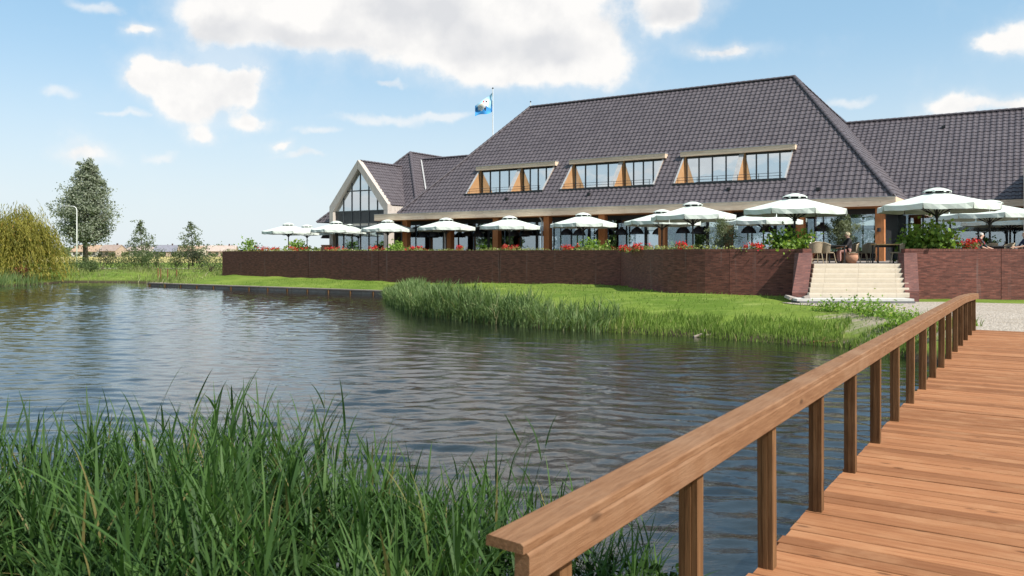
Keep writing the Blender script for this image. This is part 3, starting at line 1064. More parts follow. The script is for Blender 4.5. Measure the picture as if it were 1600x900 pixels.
def ridge_cap_mesh():
    m = MB()
    n = 7
    r0, r1, L = 0.150, 0.125, 0.46
    vs, fs = [], []
    for (y, r) in ((0, r0), (0.0, r0 - 0.03), (0.08, r0), (L, r1)):
        for k in range(n):
            a = math.pi * (k / (n - 1))
            vs.append((math.cos(a) * r, y, math.sin(a) * r * 0.85))
    for i, j in ((0, 1), (0, 2), (2, 3)):
        for k in range(n - 1): fs.append((i * n + k, i * n + k + 1, j * n + k + 1, j * n + k))
    m.add(vs, fs)
    return m.mesh('ridge_tile', M_tile, False)


RC = ridge_cap_mesh()


def ridge_line(P, Q, parent, lift=0.02, up=Vector((0, 0, 1))):
    P, Q = Vector(P), Vector(Q)
    d = (Q - P).normalized()
    L = (Q - P).length
    n = max(1, int(L / 0.40))
    x = d.cross(up).normalized()
    zz = x.cross(d).normalized()
    Mx = Matrix((x, d, zz)).transposed().to_euler()
    for i in range(n):
        p = P + d * (i * L / n) + zz * lift
        link('ridge_tile', RC, parent, p, Mx)


EZ = 5.47
K = 1.065
ridge_y, RZ = 8.0, EZ + 8.0 * K
XR, XL = -7.05, -27.3
inc = math.sqrt(1 + K * K)                       # slope length per metre of run
SL = 8.0 * inc
DORM = [(-28.6, -22.07), (-20.72, -13.95), (-12.66, -5.83)]
ZS, ZH = 6.80, 8.62
YS, YH = (ZS - EZ) / K, (ZH - EZ) / K
holes = [(a + 34, b + 34, YS * inc, YH * inc) for a, b in DORM]
front = tile_plane('roof', (-34, 0, EZ), (1, 0, 0), (0, 1, K), [(0, 0), (34, 0), (34 + XR, SL), (34 + XL, SL)], holes, bld)
# right hipped end
KH = (RZ - EZ) / -XR
inh = math.sqrt(1 + KH * KH)
SP = (-4.99, 13.5, EZ + KH * 4.99)
hip = tile_plane('roof', (0, 0, EZ), (0, 1, 0), (-1, 0, KH), [(0, 0), (6.0, 0), (13.5, 4.99 * inh), (ridge_y, 7.05 * inh)], (), bld)
# left hipped end and the flat back
lh = tile_plane('roof', (-34, 8, EZ), (0, -1, 0), (1, 0, (RZ - EZ) / 6.7), [(0, 0), (8, 0), (0, 6.7 * math.sqrt(1 + ((RZ - EZ) / 6.7) ** 2))], (), bld)
bk = MB()
bk.add([(XL, 8, RZ), (XR, 8, RZ), SP, (-4.99, 24, 11.4), (-30, 24, 11.4), (-34, 8, EZ)], [(0, 1, 2, 3, 4), (0, 4, 5)])
bk.build('back_roof', M_panel, bld)
ridge_line((XR, 8, RZ), (XL, 8, RZ), front)
ridge_line((0, 0, EZ + .03), (XR, 8, RZ), hip, 0.03)
ridge_line((-34, 0, EZ + .03), (XL, 8, RZ), lh, 0.0)
ridge_line((XR, 8, RZ), SP, hip, 0.0)
# right wing along the same grid, its ridge further back
wk = (SP[2] - EZ) / 7.5
inw = math.sqrt(1 + wk * wk)
wing = tile_plane('roof', (0, 6.0, EZ), (1, 0, 0), (0, 1, wk), [(0, 0), (20, 0), (20, 7.5 * inw), (-4.99, 7.5 * inw)], (), bld)
ridge_line((20, 13.5, SP[2]), (-4.99, 13.5, SP[2]), wing)
ws = MB()
ws.add([(-4.99, 13.5, SP[2]), (20, 13.5, SP[2]), (20, 22, EZ), (-4.99, 22, EZ)], [(0, 1, 2, 3)])
ws.build('back_roof', M_panel, bld)

# small vents in the tile field
def vent(x, y, z, par):
    MB().box(x - .10, x + .10, y - .14, y + .10, z - .02, z + .13).build('roof_vent', M_dark, par)


for x, y in ((-24.7, 0.72), (-18.3, 0.78), (-9.0, 0.72), (-1.9 - 2, 0.5)):
    vent(x, y, EZ + y * K + 0.02, front)
for x, y in ((1.2, 12.3), (5.7, 12.6)):
    vent(x, y, EZ + (y - 6) * wk + 0.02, wing)

# eaves: timber fascia in lengths, soffit, zinc drip edge
cuts = [-36.1, -31.2, -26.0, -20.6, -15.2, -9.8, -4.6, 0.12]
for a, b in zip(cuts, cuts[1:]):
    MB().box(a, b - 0.006, -0.30, -0.20, EZ - 0.48, EZ - 0.02).build('fascia_board', M_fascia, bld)
MB().box(-36.1, 0.12, -0.32, -0.06, EZ - 0.018, EZ + 0.012).build('drip_edge', M_zinc, bld)
MB().box(-36.1, -0.10, -0.198, 2.2, EZ - 0.50, EZ - 0.44).build('soffit', M_soffit, bld)
MB().box(-36.1, -36.0, -0.198, 2.3, EZ - 0.438, EZ - 0.02).build('fascia_board', M_fascia, bld)
MB().box(-36.0, -34.0, -0.19, 2.2, EZ - 0.2, EZ - 0.03).build('canopy_top', M_zinc, bld)
MB().box(0.02, 0.12, -0.198, 6.4, EZ - 0.48, EZ - 0.02).build('fascia_board', M_fascia, bld)
MB().box(-2.2, 0.018, 2.202, 6.4, EZ - 0.50, EZ - 0.44).build('soffit', M_soffit, bld)
MB().box(0.122, 20, 5.75, 5.85, EZ - 0.40, EZ - 0.02).build('fascia_board', M_fascia, bld)
MB().box(0.122, 20, 5.852, 8.2, EZ - 0.44, EZ - 0.38).build('soffit', M_soffit, bld)
# columns
colx = [-(0.75 + 4.11 * i) for i in range(9)]
for i, x in enumerate(colx):
    MB().box(x - .22, x + .22, 0.35, 0.79, TERR, EZ - 0.502).build('column', M_beam, bld)
for i in (3 + 2, 3 + 4):
    x = colx[i]
    MB().tube([(x - 0.30, 0.30, TERR), (x - 0.30, 0.30, EZ - 0.8), (x - 0.34, 0.1, EZ - 0.55)], 0.05, 8).build('downpipe', M_zinc, bld)
wl = MB().lathe([(0.0, -0.10), (0.09, -0.10), (0.09, 0.10), (0.0, 0.10)], 10, (colx[0] - .02, 0.26, 3.75)).build('wall_lamp', M_dark, bld)
# glazed front, one pane per bay third
GY = 1.9
gx = [-35.2 + i * (34.0 / 25) for i in range(26)]
for i, (a, b) in enumerate(zip(gx, gx[1:])):
    MB().box(a + .03, b - .03, GY, GY + .02, TERR + 0.08, EZ - 0.505).build('glass_pane', M_glass, bld)
for i, x in enumerate(gx):
    w = 0.085 if i % 3 == 0 else 0.03
    MB().box(x - w, x + w, GY - .05, GY + .09, TERR, EZ - 0.503).build('mullion', M_dark, bld)
MB().box(-35.3, -1.1, GY - .048, GY + .088, TERR + 0.0, TERR + 0.075).build('bottom_rail', M_dark, bld)
MB().box(-35.3, -1.1, GY - .047, GY + .087, EZ - 0.80, EZ - 0.506).build('head_rail', M_dark, bld)
# east return under the hipped end: dark slatted wall, then the wing's glazed front
MB().box(-1.16, -1.05, GY + 0.1, 9.0, TERR, EZ - 0.503).build('side_wall', M_panel, bld)
for i in range(22):
    y = GY + 0.25 + i * 0.28
    MB().box(-1.045, -0.97, y, y + 0.09, TERR, EZ - 0.505).build('wall_slat', M_frame, bld)
wx = [-1.0 + i * 1.45 for i in range(15)]
for a, b in zip(wx, wx[1:]):
    MB().box(a + .03, b - .03, 8.3, 8.32, TERR + .08, EZ - .46).build('glass_pane', M_glass, bld)
for x in wx:
    MB().box(x - .045, x + .045, 8.25, 8.38, TERR, EZ - .45).build('mullion', M_dark, bld)
for x in (6.2, 10.4):
    MB().box(x - .22, x + .22, 6.2, 6.64, TERR, EZ - 0.445).build('column', M_beam, bld)
# interior: floor, ceiling, glazed rear wall
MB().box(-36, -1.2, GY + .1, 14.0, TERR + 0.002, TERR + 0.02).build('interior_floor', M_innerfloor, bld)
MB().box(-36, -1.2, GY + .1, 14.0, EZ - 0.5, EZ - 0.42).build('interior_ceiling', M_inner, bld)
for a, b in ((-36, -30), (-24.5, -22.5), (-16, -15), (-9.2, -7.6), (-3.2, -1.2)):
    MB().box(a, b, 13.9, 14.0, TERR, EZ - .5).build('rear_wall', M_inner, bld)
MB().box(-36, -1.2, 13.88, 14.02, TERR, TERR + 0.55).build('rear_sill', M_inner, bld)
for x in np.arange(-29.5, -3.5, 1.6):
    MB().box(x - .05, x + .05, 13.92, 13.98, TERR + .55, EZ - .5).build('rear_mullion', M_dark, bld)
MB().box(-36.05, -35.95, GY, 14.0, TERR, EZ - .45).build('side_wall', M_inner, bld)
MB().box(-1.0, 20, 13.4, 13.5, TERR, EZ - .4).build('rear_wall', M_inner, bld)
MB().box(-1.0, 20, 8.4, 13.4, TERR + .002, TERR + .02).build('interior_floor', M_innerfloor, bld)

# dormers let into the slope
for (a, b) in DORM:
    d = empty('dormer')
    d.parent = bld
    w = b - a
    mid = a + w * 0.53
    gl_y = YH + 0.05
    for x, th in ((a, 0.10), (b - 0.10, 0.10)):
        MB().prism([(x, YS - .02, ZS), (x, gl_y + .1, ZS), (x, gl_y + .1, ZH + .04), (x, YH - .02, ZH + .04)], (th, 0, 0)).build('cheek', M_cheek, d)
    MB().prism([(mid, YS + .25, ZS + .01), (mid, gl_y, ZS + .01), (mid, gl_y, ZH), (mid, YH - .05, ZH)], (0.26, 0, 0)).build('fin', M_cheek, d)
    sx = 0.055
    for x in (a - 0.01, b - .11):
        MB().beam((x + .06, YS - .06, ZS + .02), (x + .06, YH - .06, ZH + .05), 0.09, 0.06, (0, 0, 1)).build('edge_trim', M_zinc, d)
    MB().beam((mid + .13, YS + .22, ZS + .04), (mid + .13, YH - .07, ZH - .02), 0.285, 0.05, (0, 0, 1)).build('edge_trim', M_zinc, d)
    MB().box(a - .12, b + .14, YH - 0.30, YH + 0.16, ZH + .01, ZH + .30).build('header', M_fascia, d)
    MB().box(a - .14, b + .16, YH - 0.32, YH + 0.30, ZH + .302, ZH + .335).build('header_cap', M_zinc, d)
    MB().box(a, b, YS - .10, YH + .2, ZS - .12, ZS).build('sill', M_dark, d)
    MB().box(a - .05, b + .02, YS - .16, YS - .102, ZS - .26, ZS + .02).build('sill_edge', M_dark, d)
    # upright posts at the glazing line
    for x in (a + .10, mid + .26):
        MB().box(x, x + .09, gl_y - .14, gl_y - .02, ZS, ZH).build('jamb', M_cheek, d)
    halves = ((a + .12, mid - .02), (mid + .28, b - .12))
    for (p, q) in halves:
        n = 4
        for k in range(n):
            u0, u1 = p + (q - p) * k / n, p + (q - p) * (k + 1) / n
            MB().box(u0 + .03, u1 - .03, gl_y, gl_y + .02, ZS + .03, ZH - .10).build('glass_pane', M_glass2, d)
            if k: MB().box(u0 - .035, u0 + .035, gl_y - .05, gl_y + .06, ZS, ZH - .08).build('mullion', M_frame, d)
        MB().box(p, q, gl_y - .045, gl_y + .055, ZH - .11, ZH).build('head_rail', M_dark, d)
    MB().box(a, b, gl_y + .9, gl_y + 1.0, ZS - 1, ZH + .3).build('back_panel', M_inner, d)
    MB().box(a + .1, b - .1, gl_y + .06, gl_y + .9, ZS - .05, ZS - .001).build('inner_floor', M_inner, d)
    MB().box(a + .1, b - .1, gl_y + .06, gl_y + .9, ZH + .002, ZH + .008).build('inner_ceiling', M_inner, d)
    for zz in (0.20, 0.36):
        MB().tube([(a + .15, YS + .05, ZS + zz), (b - .25, YS + .05, ZS + zz)], 0.014, 5).build('railing_bar', M_dark, d)
    for k in range(6):
        x = a + .25 + k * (w - .6) / 5
        MB().tube([(x, YS + .05, ZS), (x, YS + .05, ZS + .36)], 0.016, 5).build('railing_post', M_dark, d)


def clip(poly, cell):
    """Sutherland-Hodgman: poly clipped to an axis-aligned cell (x0,x1,z0,z1)"""
    x0, x1, z0, z1 = cell
    for ax, val, sg in ((0, x0, 1), (0, x1, -1), (1, z0, 1), (1, z1, -1)):
        outp = []
        for i in range(len(poly)):
            p, q = poly[i], poly[(i + 1) % len(poly)]
            ip, iq = (p[ax] - val) * sg >= 0, (q[ax] - val) * sg >= 0
            if ip: outp.append(p)
            if ip != iq:
                s = (val - p[ax]) / (q[ax] - p[ax])
                outp.append((p[0] + s * (q[0] - p[0]), p[1] + s * (q[1] - p[1])))
        poly = outp
        if len(poly) < 3: return []
    return poly


def gable_wing(cx, y0, y1, hw, ez, az, tile_l=True, tile_r=True, tile_y1=None):
    g = empty('gable_wing')
    g.parent = bld
    k = (az - ez) / hw
    ik = math.sqrt(1 + k * k)
    yt = tile_y1 or y1
    if tile_r:
        tile_plane('wing_roof', (cx + hw, y0 + .25, ez), (0, 1, 0), (-1, 0, k), [(0, 0), (yt - y0 - .25, 0), (yt - y0 - .25, hw * ik), (0, hw * ik)], (), g)
    if tile_l:
        tile_plane('wing_roof', (cx - hw, yt, ez), (0, -1, 0), (1, 0, k), [(0, 0), (yt - y0 - .25, 0), (yt - y0 - .25, hw * ik), (0, hw * ik)], (), g)
    ridge_line((cx, y0 + .25, az), (cx, yt, az), g, 0.03)
    # heavy weathered timber portal: two barge beams and two posts
    for s in (-1, 1):
        MB().prism([(cx + s * hw, y0 - .1, ez + .06), (cx + s * hw, y0 - .1, ez - .42), (cx + s * (hw - .42), y0 - .1, ez - .42 + .02), (cx + s * .01, y0 - .1, az - .62), (cx + s * .01, y0 - .1, az + .10)], (0, 0.5, 0)).build('barge_beam', M_greywood, g)
        MB().box(cx + s * hw - (0.42 if s > 0 else 0), cx + s * hw + (0.42 if s < 0 else 0), y0 - .1, y0 + .4, TERR, ez - .425).build('portal_post', M_greywood, g)
    iw = hw - .42
    shape = [(cx - iw, TERR), (cx + iw, TERR), (cx + iw, ez - .41), (cx, az - .64), (cx - iw, ez - .41)]
    zb = [TERR + .05, 4.75, 5.05, 6.05, 7.75, az]
    xs = [cx - iw + i * 2 * iw / 6 for i in range(7)]
    for r_ in range(5):
        for c_ in range(6):
            q = clip(shape, (xs[c_] + .03, xs[c_ + 1] - .03, zb[r_] + .03, zb[r_ + 1] - .03))
            if not q: continue
            mt = M_greywood if r_ == 1 else (M_panel if r_ == 2 else M_glass2 if r_ > 2 else M_glass)
            MB().prism([(x, y0 + .22, z) for x, z in q], (0, 0.02, 0)).build('beam_panel' if r_ == 1 else 'lower_panel' if r_ == 2 else 'glass_pane', mt, g)
    for i in range(1, 6):
        x = xs[i]
        top = az - .64 - abs(x - cx) * k
        MB().box(x - .04, x + .04, y0 + .17, y0 + .30, TERR, top).build('mullion', M_frame, g)
    for z in zb[1:5]:
        half = min(iw, (az - .64 - z) / k)
        MB().box(cx - half, cx + half, y0 + .175, y0 + .295, z - .045, z + .045).build('transom', M_frame, g)
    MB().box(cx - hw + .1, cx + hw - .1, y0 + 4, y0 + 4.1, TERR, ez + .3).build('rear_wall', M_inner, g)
    MB().box(cx - hw + .05, cx - hw + .15, y0 + .45, y1, TERR, ez).build('side_wall', M_greywood, g)
    MB().box(cx + hw - .15, cx + hw - .05, y0 + .45, y1, TERR, ez).build('side_wall', M_greywood, g)
    return g


gw = gable_wing(-41.35, 3.5, 12.0, 3.3, 6.45, 10.2)
# low side roof left of the gable and apron right of it
tile_plane('roof', (-44.65, 9, 6.0), (0, -1, 0), (1, 0, 1.05), [(0, -3.0), (4.6, -3.0), (4.6, 0), (0, 0)], (), bld)
tile_plane('roof', (-38.0, 6.2, 5.4), (1, 0, 0), (0, 1, 1.1), [(0, 0), (5, 0), (5, 2.0), (0, 2.0)], (), bld)
tile_plane('roof', (-39.0, 6.1, 4.2), (1, 0, 0), (0, 1, 0.5), [(0, 0), (4, 0), (4, 1.6), (0, 1.6)], (), bld)
MB().box(-38.0, -36.2, 6.0, 6.1, TERR, 4.4).build('side_wall', M_greywood, bld)
for i in range(7):
    MB().box(-38.0 + i * .3, -37.88 + i * .3, 5.9, 6.0, TERR, 4.2).build('wall_slat', M_zinc, bld)
# cross roof behind the gable, hipped to the front
CZ, CX, CY = 11.6, -41.4, 10.2
ck = 1.1
ch = (CZ - 5.2) / ck
ick = math.sqrt(1 + ck * ck)
cf = tile_plane('roof', (CX - ch, CY - ch, 5.2), (1, 0, 0), (0, 1, ck), [(0, 0), (2 * ch, 0), (ch, ch * ick)], (), bld)
tile_plane('roof', (CX + ch, CY - ch, 5.2), (0, 1, 0), (-1, 0, ck), [(0, 0), (18, 0), (18, ch * ick), (ch, ch * ick)], (), bld)
tile_plane('roof', (CX - ch, CY + 12, 5.2), (0, -1, 0), (1, 0, ck), [(0, 0), (12 + ch, 0), (12, ch * ick), (0, ch * ick)], (), bld)
ridge_line((CX, CY, CZ), (CX, CY + 12, CZ), cf)
ridge_line((CX + ch, CY - ch, 5.22), (CX, CY, CZ), cf)
ridge_line((CX - ch, CY - ch, 5.22), (CX, CY, CZ), cf)
# link roof between cross roof and main roof
LZ, LY = 10.99, 11.0
lk = tile_plane('roof', (-40.8, LY - (LZ - 5.2) / 1.08, 5.2), (1, 0, 0), (0, 1, 1.08), [(0, (LZ - 5.2) / 1.08 * math.sqrt(1 + 1.08 ** 2)), (14, (LZ - 5.2) / 1.08 * math.sqrt(1 + 1.08 ** 2)), (14, 0), (5.4, 0)], (), bld)
ridge_line((-40.7, LY, LZ), (-28.5, LY, LZ), lk)
vent(-34.6, 9.4, LZ - 1.6 * 1.08 + .06, lk)
MB().beam((-40.72, LY - .08, LZ + .01), (-35.4, LY - (LZ - 5.2) / 1.08, 5.25), 0.12, 0.1).build('valley_trim', M_zinc, bld)
MB().beam((CX + 3.3 - .02, 9.05 - 2.4, 6.55), (CX + .12, 9.0, 10.15), 0.10, 0.1).build('valley_trim', M_zinc, bld)
# second gabled wing at the far right
gr = gable_wing(9.3, 1.6, 12.0, 3.6, 6.75, 10.6)

# pendant lamps hanging under the eave
pl = MB()
pl.lathe([(0.0, 0.50), (0.10, 0.50), (0.12, 0.40), (0.20, 0.36), (0.34, 0.24), (0.43, 0.06), (0.45, 0.0), (0.42, 0.0), (0.33, 0.19), (0.0, 0.33)], 18)
shade_me = pl.mesh('lamp_shade', M_dark, True)
rod_me = MB().tube([(0, 0, 0.5), (0, 0, 1.24)], 0.018, 6).mesh('lamp_rod', M_dark)
for i, (x, y) in enumerate([(-34.2 + 1.37 * q + 0.2 * math.sin(q * 2.1), 1.30 if q % 2 else 1.42) for q in range(24)]):
    p = bld_pt = Vector((19.95, 42.5, 0)) + Matrix.Rotation(TH, 3, 'Z') @ Vector((x, y, 0))
    r = empty('pendant_lamp', (p.x, p.y, TERR + 1.66 - 0.05 * (i % 2)))
    link('lamp_shade', shade_me, r)
    link('lamp_rod', rod_me, r)
    tag(r, 'black dome pendant lamp hanging under the eave before the glass front', 'pendant lamp', 'pendant lamps under the eave')

# ------------------------------------------------------------------ parasols
def make_parasol():
    r = empty('parasol', (0, 0, 0))
    N, RAD, HEM, TOP, VAL = 8, 2.12, 2.42, 3.06, 0.235
    a0 = math.pi / 8
    cor = [Vector((RAD * math.cos(a0 + i * math.pi / 4), RAD * math.sin(a0 + i * math.pi / 4), HEM)) for i in range(N)]
    m = MB()
    segs = [0.13, 0.3, 0.5, 0.7, 0.86, 1.0]
    for i in range(N):
        p, q = cor[i], cor[(i + 1) % N]
        rows = []
        for s in segs:
            row = []
            for k in range(5):
                e = p.lerp(q, k / 4)
                sag = -0.055 * math.sin(math.pi * k / 4) * s
                z = TOP + (HEM - TOP) * s ** 0.93 + sag
                row.append((e.x * s, e.y * s, z))
            rows.append(row)
        vs = [v for row in rows for v in row]
        fs = []
        for a in range(len(segs) - 1):
            for k in range(4):
                fs.append((a * 5 + k, a * 5 + k + 1, (a + 1) * 5 + k + 1, (a + 1) * 5 + k))
        m.add(vs, fs)
    m.build('canopy', M_canvas, r)
    for i in range(N):
        p, q = cor[i], cor[(i + 1) % N]
        v = MB()
        top, bot = [], []
        for k in range(7):
            f = k / 6
            e = p.lerp(q, f)
            sag = -0.055 * math.sin(math.pi * f)
            g = 0.035 if k in (0, 6) else 0.0
            f2 = 0.015 if k == 0 else (0.985 if k == 6 else f)
            e2 = p.lerp(q, f2)
            wob = 1.0 + 0.012 * math.sin(k * 2.1 + i)
            top.append((e.x * 1.001, e.y * 1.001, HEM + sag + 0.004))
            bot.append((e2.x * wob, e2.y * wob, HEM + sag * 0.4 - VAL + 0.01 * math.sin(k * 1.7 + i * 2)))
        v.add(top + bot, [(k, k + 1, 8 + k, 7 + k) for k in range(6)])
        v.build('valance', M_canvas, r)
    c = MB()
    c.lathe([(0.50, TOP - 0.045), (0.36, TOP + 0.045), (0.14, TOP + 0.115), (0.0, TOP + 0.13)], 16)
    c.build('vent_cap', M_canvas, r)
    d = MB()
    d.lathe([(0.44, TOP - 0.08), (0.43, TOP - 0.05), (0.34, TOP + 0.02)], 16)
    d.build('vent_gap', M_dark, r)
    for i in range(N):
        a = a0 + i * math.pi / 4
        MB().prism([(0.48 * math.cos(a + s * .1), 0.48 * math.sin(a + s * .1), TOP + dz) for s, dz in ((-1, -.10), (1, -.10), (.7, -.02), (-.7, -.02))], (0.02 * math.cos(a), 0.02 * math.sin(a), 0)).build('vent_strap', M_canvas, r)
    MB().tube([(0, 0, 0.05), (0, 0, TOP - 0.1)], 0.042, 10).build('pole', M_dark, r)
    MB().lathe([(0.0, 0.0), (0.45, 0.0), (0.45, 0.06), (0.08, 0.09), (0.07, 0.35), (0.0, 0.35)], 16).build('base', M_dark, r)
    MB().lathe([(0.0, HEM - 0.52), (0.085, HEM - 0.50), (0.085, HEM - 0.36), (0.0, HEM - 0.34)], 10).build('hub', M_dark, r)
    for i in range(N):
        p = cor[i]
        MB().tube([(p.x * 0.03, p.y * 0.03, HEM - 0.42), (p.x * 0.5, p.y * 0.5, HEM + 0.22)], 0.022, 5).build('strut', M_dark, r)
        MB().tube([(p.x * 0.05, p.y * 0.05, TOP - 0.12), (p.x * 0.985, p.y * 0.985, HEM - 0.03)], 0.017, 5).build('rib', M_dark, r)
    return r


PAR = [(451, 348, 76, 67.0, 'pale green parasol by the far wall corner, standing clear of the gable'),
       (480, 351, 72, 72.0, 'pale green parasol half hidden behind the one at the far wall corner'),
       (525, 345, 77, 64.5, 'pale green parasol in front of the glazed gable, beside the terracotta jar'),
       (550, 349, 74, 69.0, 'pale green parasol partly hidden behind another one before the glazed gable'),
       (606, 343, 82, 61.0, 'pale green parasol under the free end of the timber eave by the bright shrub'),
       (697, 340, 90, 57.3, 'pale green parasol before the glass front near the second eave column from the gable'),
       (796, 337, 94, 54.0, 'pale green parasol before the glass front under the dormer closest to the gable'),
       (911, 332, 100, 50.3, 'pale green parasol before the glass front at the end of the straight brick wall'),
       (1034, 327, 112, 46.2, 'pale green parasol at the wall bend, overlapped by a bigger one in front'),
       (1083, 315, 125, 41.0, 'pale green parasol behind the curved wall, between wall bend and olive tree'),
       (1193, 325, 111, 44.8, 'pale green parasol set back against the glass behind the olive tree'),
       (1241, 302, 152, 35.6, 'big pale green parasol over the leafy shrub at the left of the steps'),
       (1464, 293, 166, 33.9, 'big pale green parasol over the leafy shrub at the right of the steps'),
       (1547, 312, 150, 38.0, 'big pale green parasol over the man in the slate shirt'),
       (1578, 328, 132, 43.0, 'pale green parasol mostly hidden behind the one over the man in slate')]
proto = make_parasol()
for i, (px, top, w, d, lab) in enumerate(PAR):
    o = proto if i == 0 else copy_tree(proto)
    sx = w * d / F / 4.0
    o.location = at(px, d, TERR)
    o.scale = (sx, sx, ((396 - top) * d / F + EYE - TERR) / 3.19)
    o.rotation_euler = (R(random.uniform(-.6, .6)), R(random.uniform(-.6, .6)), R(random.uniform(-9, 9) + (22.5 if i in (11, 12) else 8)))
    tag(o, lab, 'parasol', 'parasols on the terrace')

# ------------------------------------------------------------------ terrace furniture
def make_chair():
    r = empty('wicker_chair')
    s = MB()
    s.lathe([(0.0, 0.40), (0.22, 0.40), (0.255, 0.43), (0.25, 0.46), (0.0, 0.45)], 14)
    s.build('seat', M_wicker, r, True)
    b = MB()
    vs, fs = [], []
    for th_, off in ((0, 0.0), (1, 0.025)):
        for j in range(6):
            z = 0.44 + j * 0.085
            for k in range(9):
                a = R(-78 + k * 156 / 8)
                rr = 0.25 + 0.035 * j / 5 - off
                top = 0.06 * (1 - math.cos(a)) * (j / 5) * 2.6
                vs.append((-rr * math.cos(a), rr * math.sin(a), z - top))
    for s_ in (0, 1):
        for j in range(5):
            for k in range(8):
                q = s_ * 54 + j * 9 + k
                fs.append((q, q + 1, q + 10, q + 9))
    b.add(vs, fs)
    b.build('backrest', M_wicker, r, True)
    f = MB()
    arc = []
    for k in range(9):
        a = R(-78 + k * 156 / 8)
        arc.append((-0.285 * math.cos(a), 0.285 * math.sin(a), 0.865 - 0.06 * (1 - math.cos(a)) * 2.6))
    f.tube(arc, 0.017, 6)
    f.build('frame', M_cane, r)
    for sx in (-1, 1):
        for sy in (-1, 1):
            top = (0.17 * sx, 0.19 * sy, 0.42)
            MB().tube([top, (0.205 * sx, 0.21 * sy, 0.2), (0.25 * sx, 0.235 * sy, 0.0)], 0.016, 6).build('leg', M_cane, r)
        MB().tube([(0.21 * sx, -0.21, 0.17), (0.21 * sx, 0.21, 0.17)], 0.011, 5).build('stretcher', M_cane, r)
    return r


chair0 = make_chair()
CH = [(1273, 33.6, 95, 'wicker chair of the person leaning forward beside the steps'),
      (1292, 33.9, 20, 'empty wicker chair seen side-on between the two seated women'),
      (1331, 34.3, 180, 'wicker chair in which the fair-haired person in black sits'),
      (1346, 35.6, 150, 'wicker chair tucked behind the large terracotta pots'),
      (1357, 36.2, 215, 'second wicker chair behind the pots, closer to the timber column'),
      (1402, 33.4, 160, 'wicker chair pulled up at the high wooden table'),
      (1413, 34.6, 250, 'wicker chair behind the high table, back towards the brick wall'),
      (1476, 34.2, 120, 'wicker chair below the leafy shrub behind the right wall'),
      (1527, 35.2, 0, 'wicker chair in which the man in the slate shirt sits'),
      (1547, 37.4, 90, 'empty wicker chair across the table from the man in slate'),
      (1573, 36.2, 180, 'wicker chair beside the glass-topped table near the man in slate'),
      (1601, 35.0, 180, 'wicker chair in which the person in navy sits')]
for i, (px, d, a, lab) in enumerate(CH):
    o = chair0 if i == 0 else copy_tree(chair0)
    o.location = at(px, d, TERR)
    o.rotation_euler = (0, 0, R(a))
    o.scale = (1.08, 1.08, 1.02)
    tag(o, lab, 'chair', 'wicker terrace chairs')


def table(name, px, d, h, w, dp, lab, topm, rz=0):
    r = empty(name, at(px, d, TERR), R(rz))
    MB().box(-w / 2, w / 2, -dp / 2, dp / 2, h - 0.04, h).build('table_top', topm, r)
    for sx in (-1, 1):
        for sy in (-1, 1):
            MB().box(sx * (w / 2 - .06) - .025, sx * (w / 2 - .06) + .025, sy * (dp / 2 - .06) - .025, sy * (dp / 2 - .06) + .025, 0, h - 0.042).build('leg', M_dark, r)
    MB().box(-w / 2 + .09, w / 2 - .09, -.02, .02, h - .14, h - .045).build('apron', M_dark, r)
    return tag(r, lab, 'table')


table('dining_table', 1303, 34.2, 0.76, 0.75, 0.75, 'small dark table between the fair-haired person and the empty wicker chair', M_dark)
table('high_table', 1384, 33.7, 0.80, 0.98, 0.62, 'wooden-topped table in front of the timber corner column', M_tablewood)
table('dining_table', 1556, 35.6, 0.74, 0.8, 0.8, 'low dark table in front of the man in the slate shirt', M_dark)
table('dining_table', 1440, 34.8, 0.74, 0.8, 0.8, 'dark table hidden behind the leafy shrub at the right wall', M_dark)


def pot(name, px, d, h, r, lab, mat=M_terracotta, z=TERR):
    o = empty(name, at(px, d, z))
    MB().lathe([(0.0, 0.0), (r * .62, 0.0), (r * .95, h * .55), (r * .9, h * .85), (r * .78, h * .9), (r * .86, h), (r * .76, h), (r * .7, h * .88), (0, h * .86)], 18).build('pot_body', mat, o, True)
    MB().lathe([(r * .80, h * .895), (r * .92, h * .94), (r * .9, h * 1.004), (r * .8, h * 1.006)], 18).build('rim', mat, o, True)
    return tag(o, lab, 'pot')


pot('terracotta_jar', 510, 66, 1.1, 0.48, 'tall terracotta jar on the terrace before the glazed gable')
pot('terracotta_pot', 1318, 34.9, 0.42, 0.3, 'terracotta pot under the olive tree near the seated person in black')
pot('terracotta_pot', 1331, 33.2, 0.40, 0.26, 'terracotta pot standing alone at the head of the steps')

# ------------------------------------------------------------------ foliage helpers
def leaf_mesh(name, C, size, mat, aspect=0.5, flat=0.0, dirs=None, droop=0.0):
    """one small four-sided leaf per centre, turned at random"""
    n = len(C)
    a = rng.normal(size=(n, 3)) if dirs is None else dirs + rng.normal(size=(n, 3)) * 0.35
    a[:, 2] -= droop
    a /= np.linalg.norm(a, axis=1)[:, None] + 1e-9
    b = rng.normal(size=(n, 3))
    b[:, 2] += flat
    w = np.cross(a, b)
    w /= np.linalg.norm(w, axis=1)[:, None] + 1e-9
    s = size * rng.uniform(0.6, 1.3, n)[:, None]
    nn = np.cross(a, w)
    V = np.stack([C - a * s * .5, C + w * s * aspect * .5 - nn * s * .08, C + a * s * .5, C - w * s * aspect * .5 - nn * s * .08], 1).reshape(-1, 3)
    Fq = np.arange(4 * n).reshape(n, 4)
    return np_mesh(name, V, Fq, mat)


def clusters(cent, per, sig):
    cent = np.asarray(cent, float)
    C = np.repeat(cent, per, 0)
    sg = np.repeat(np.broadcast_to(np.asarray(sig, float), (len(cent),)), per)
    return C + rng.normal(size=C.shape) * sg[:, None] * np.array([1, 1, 0.8])


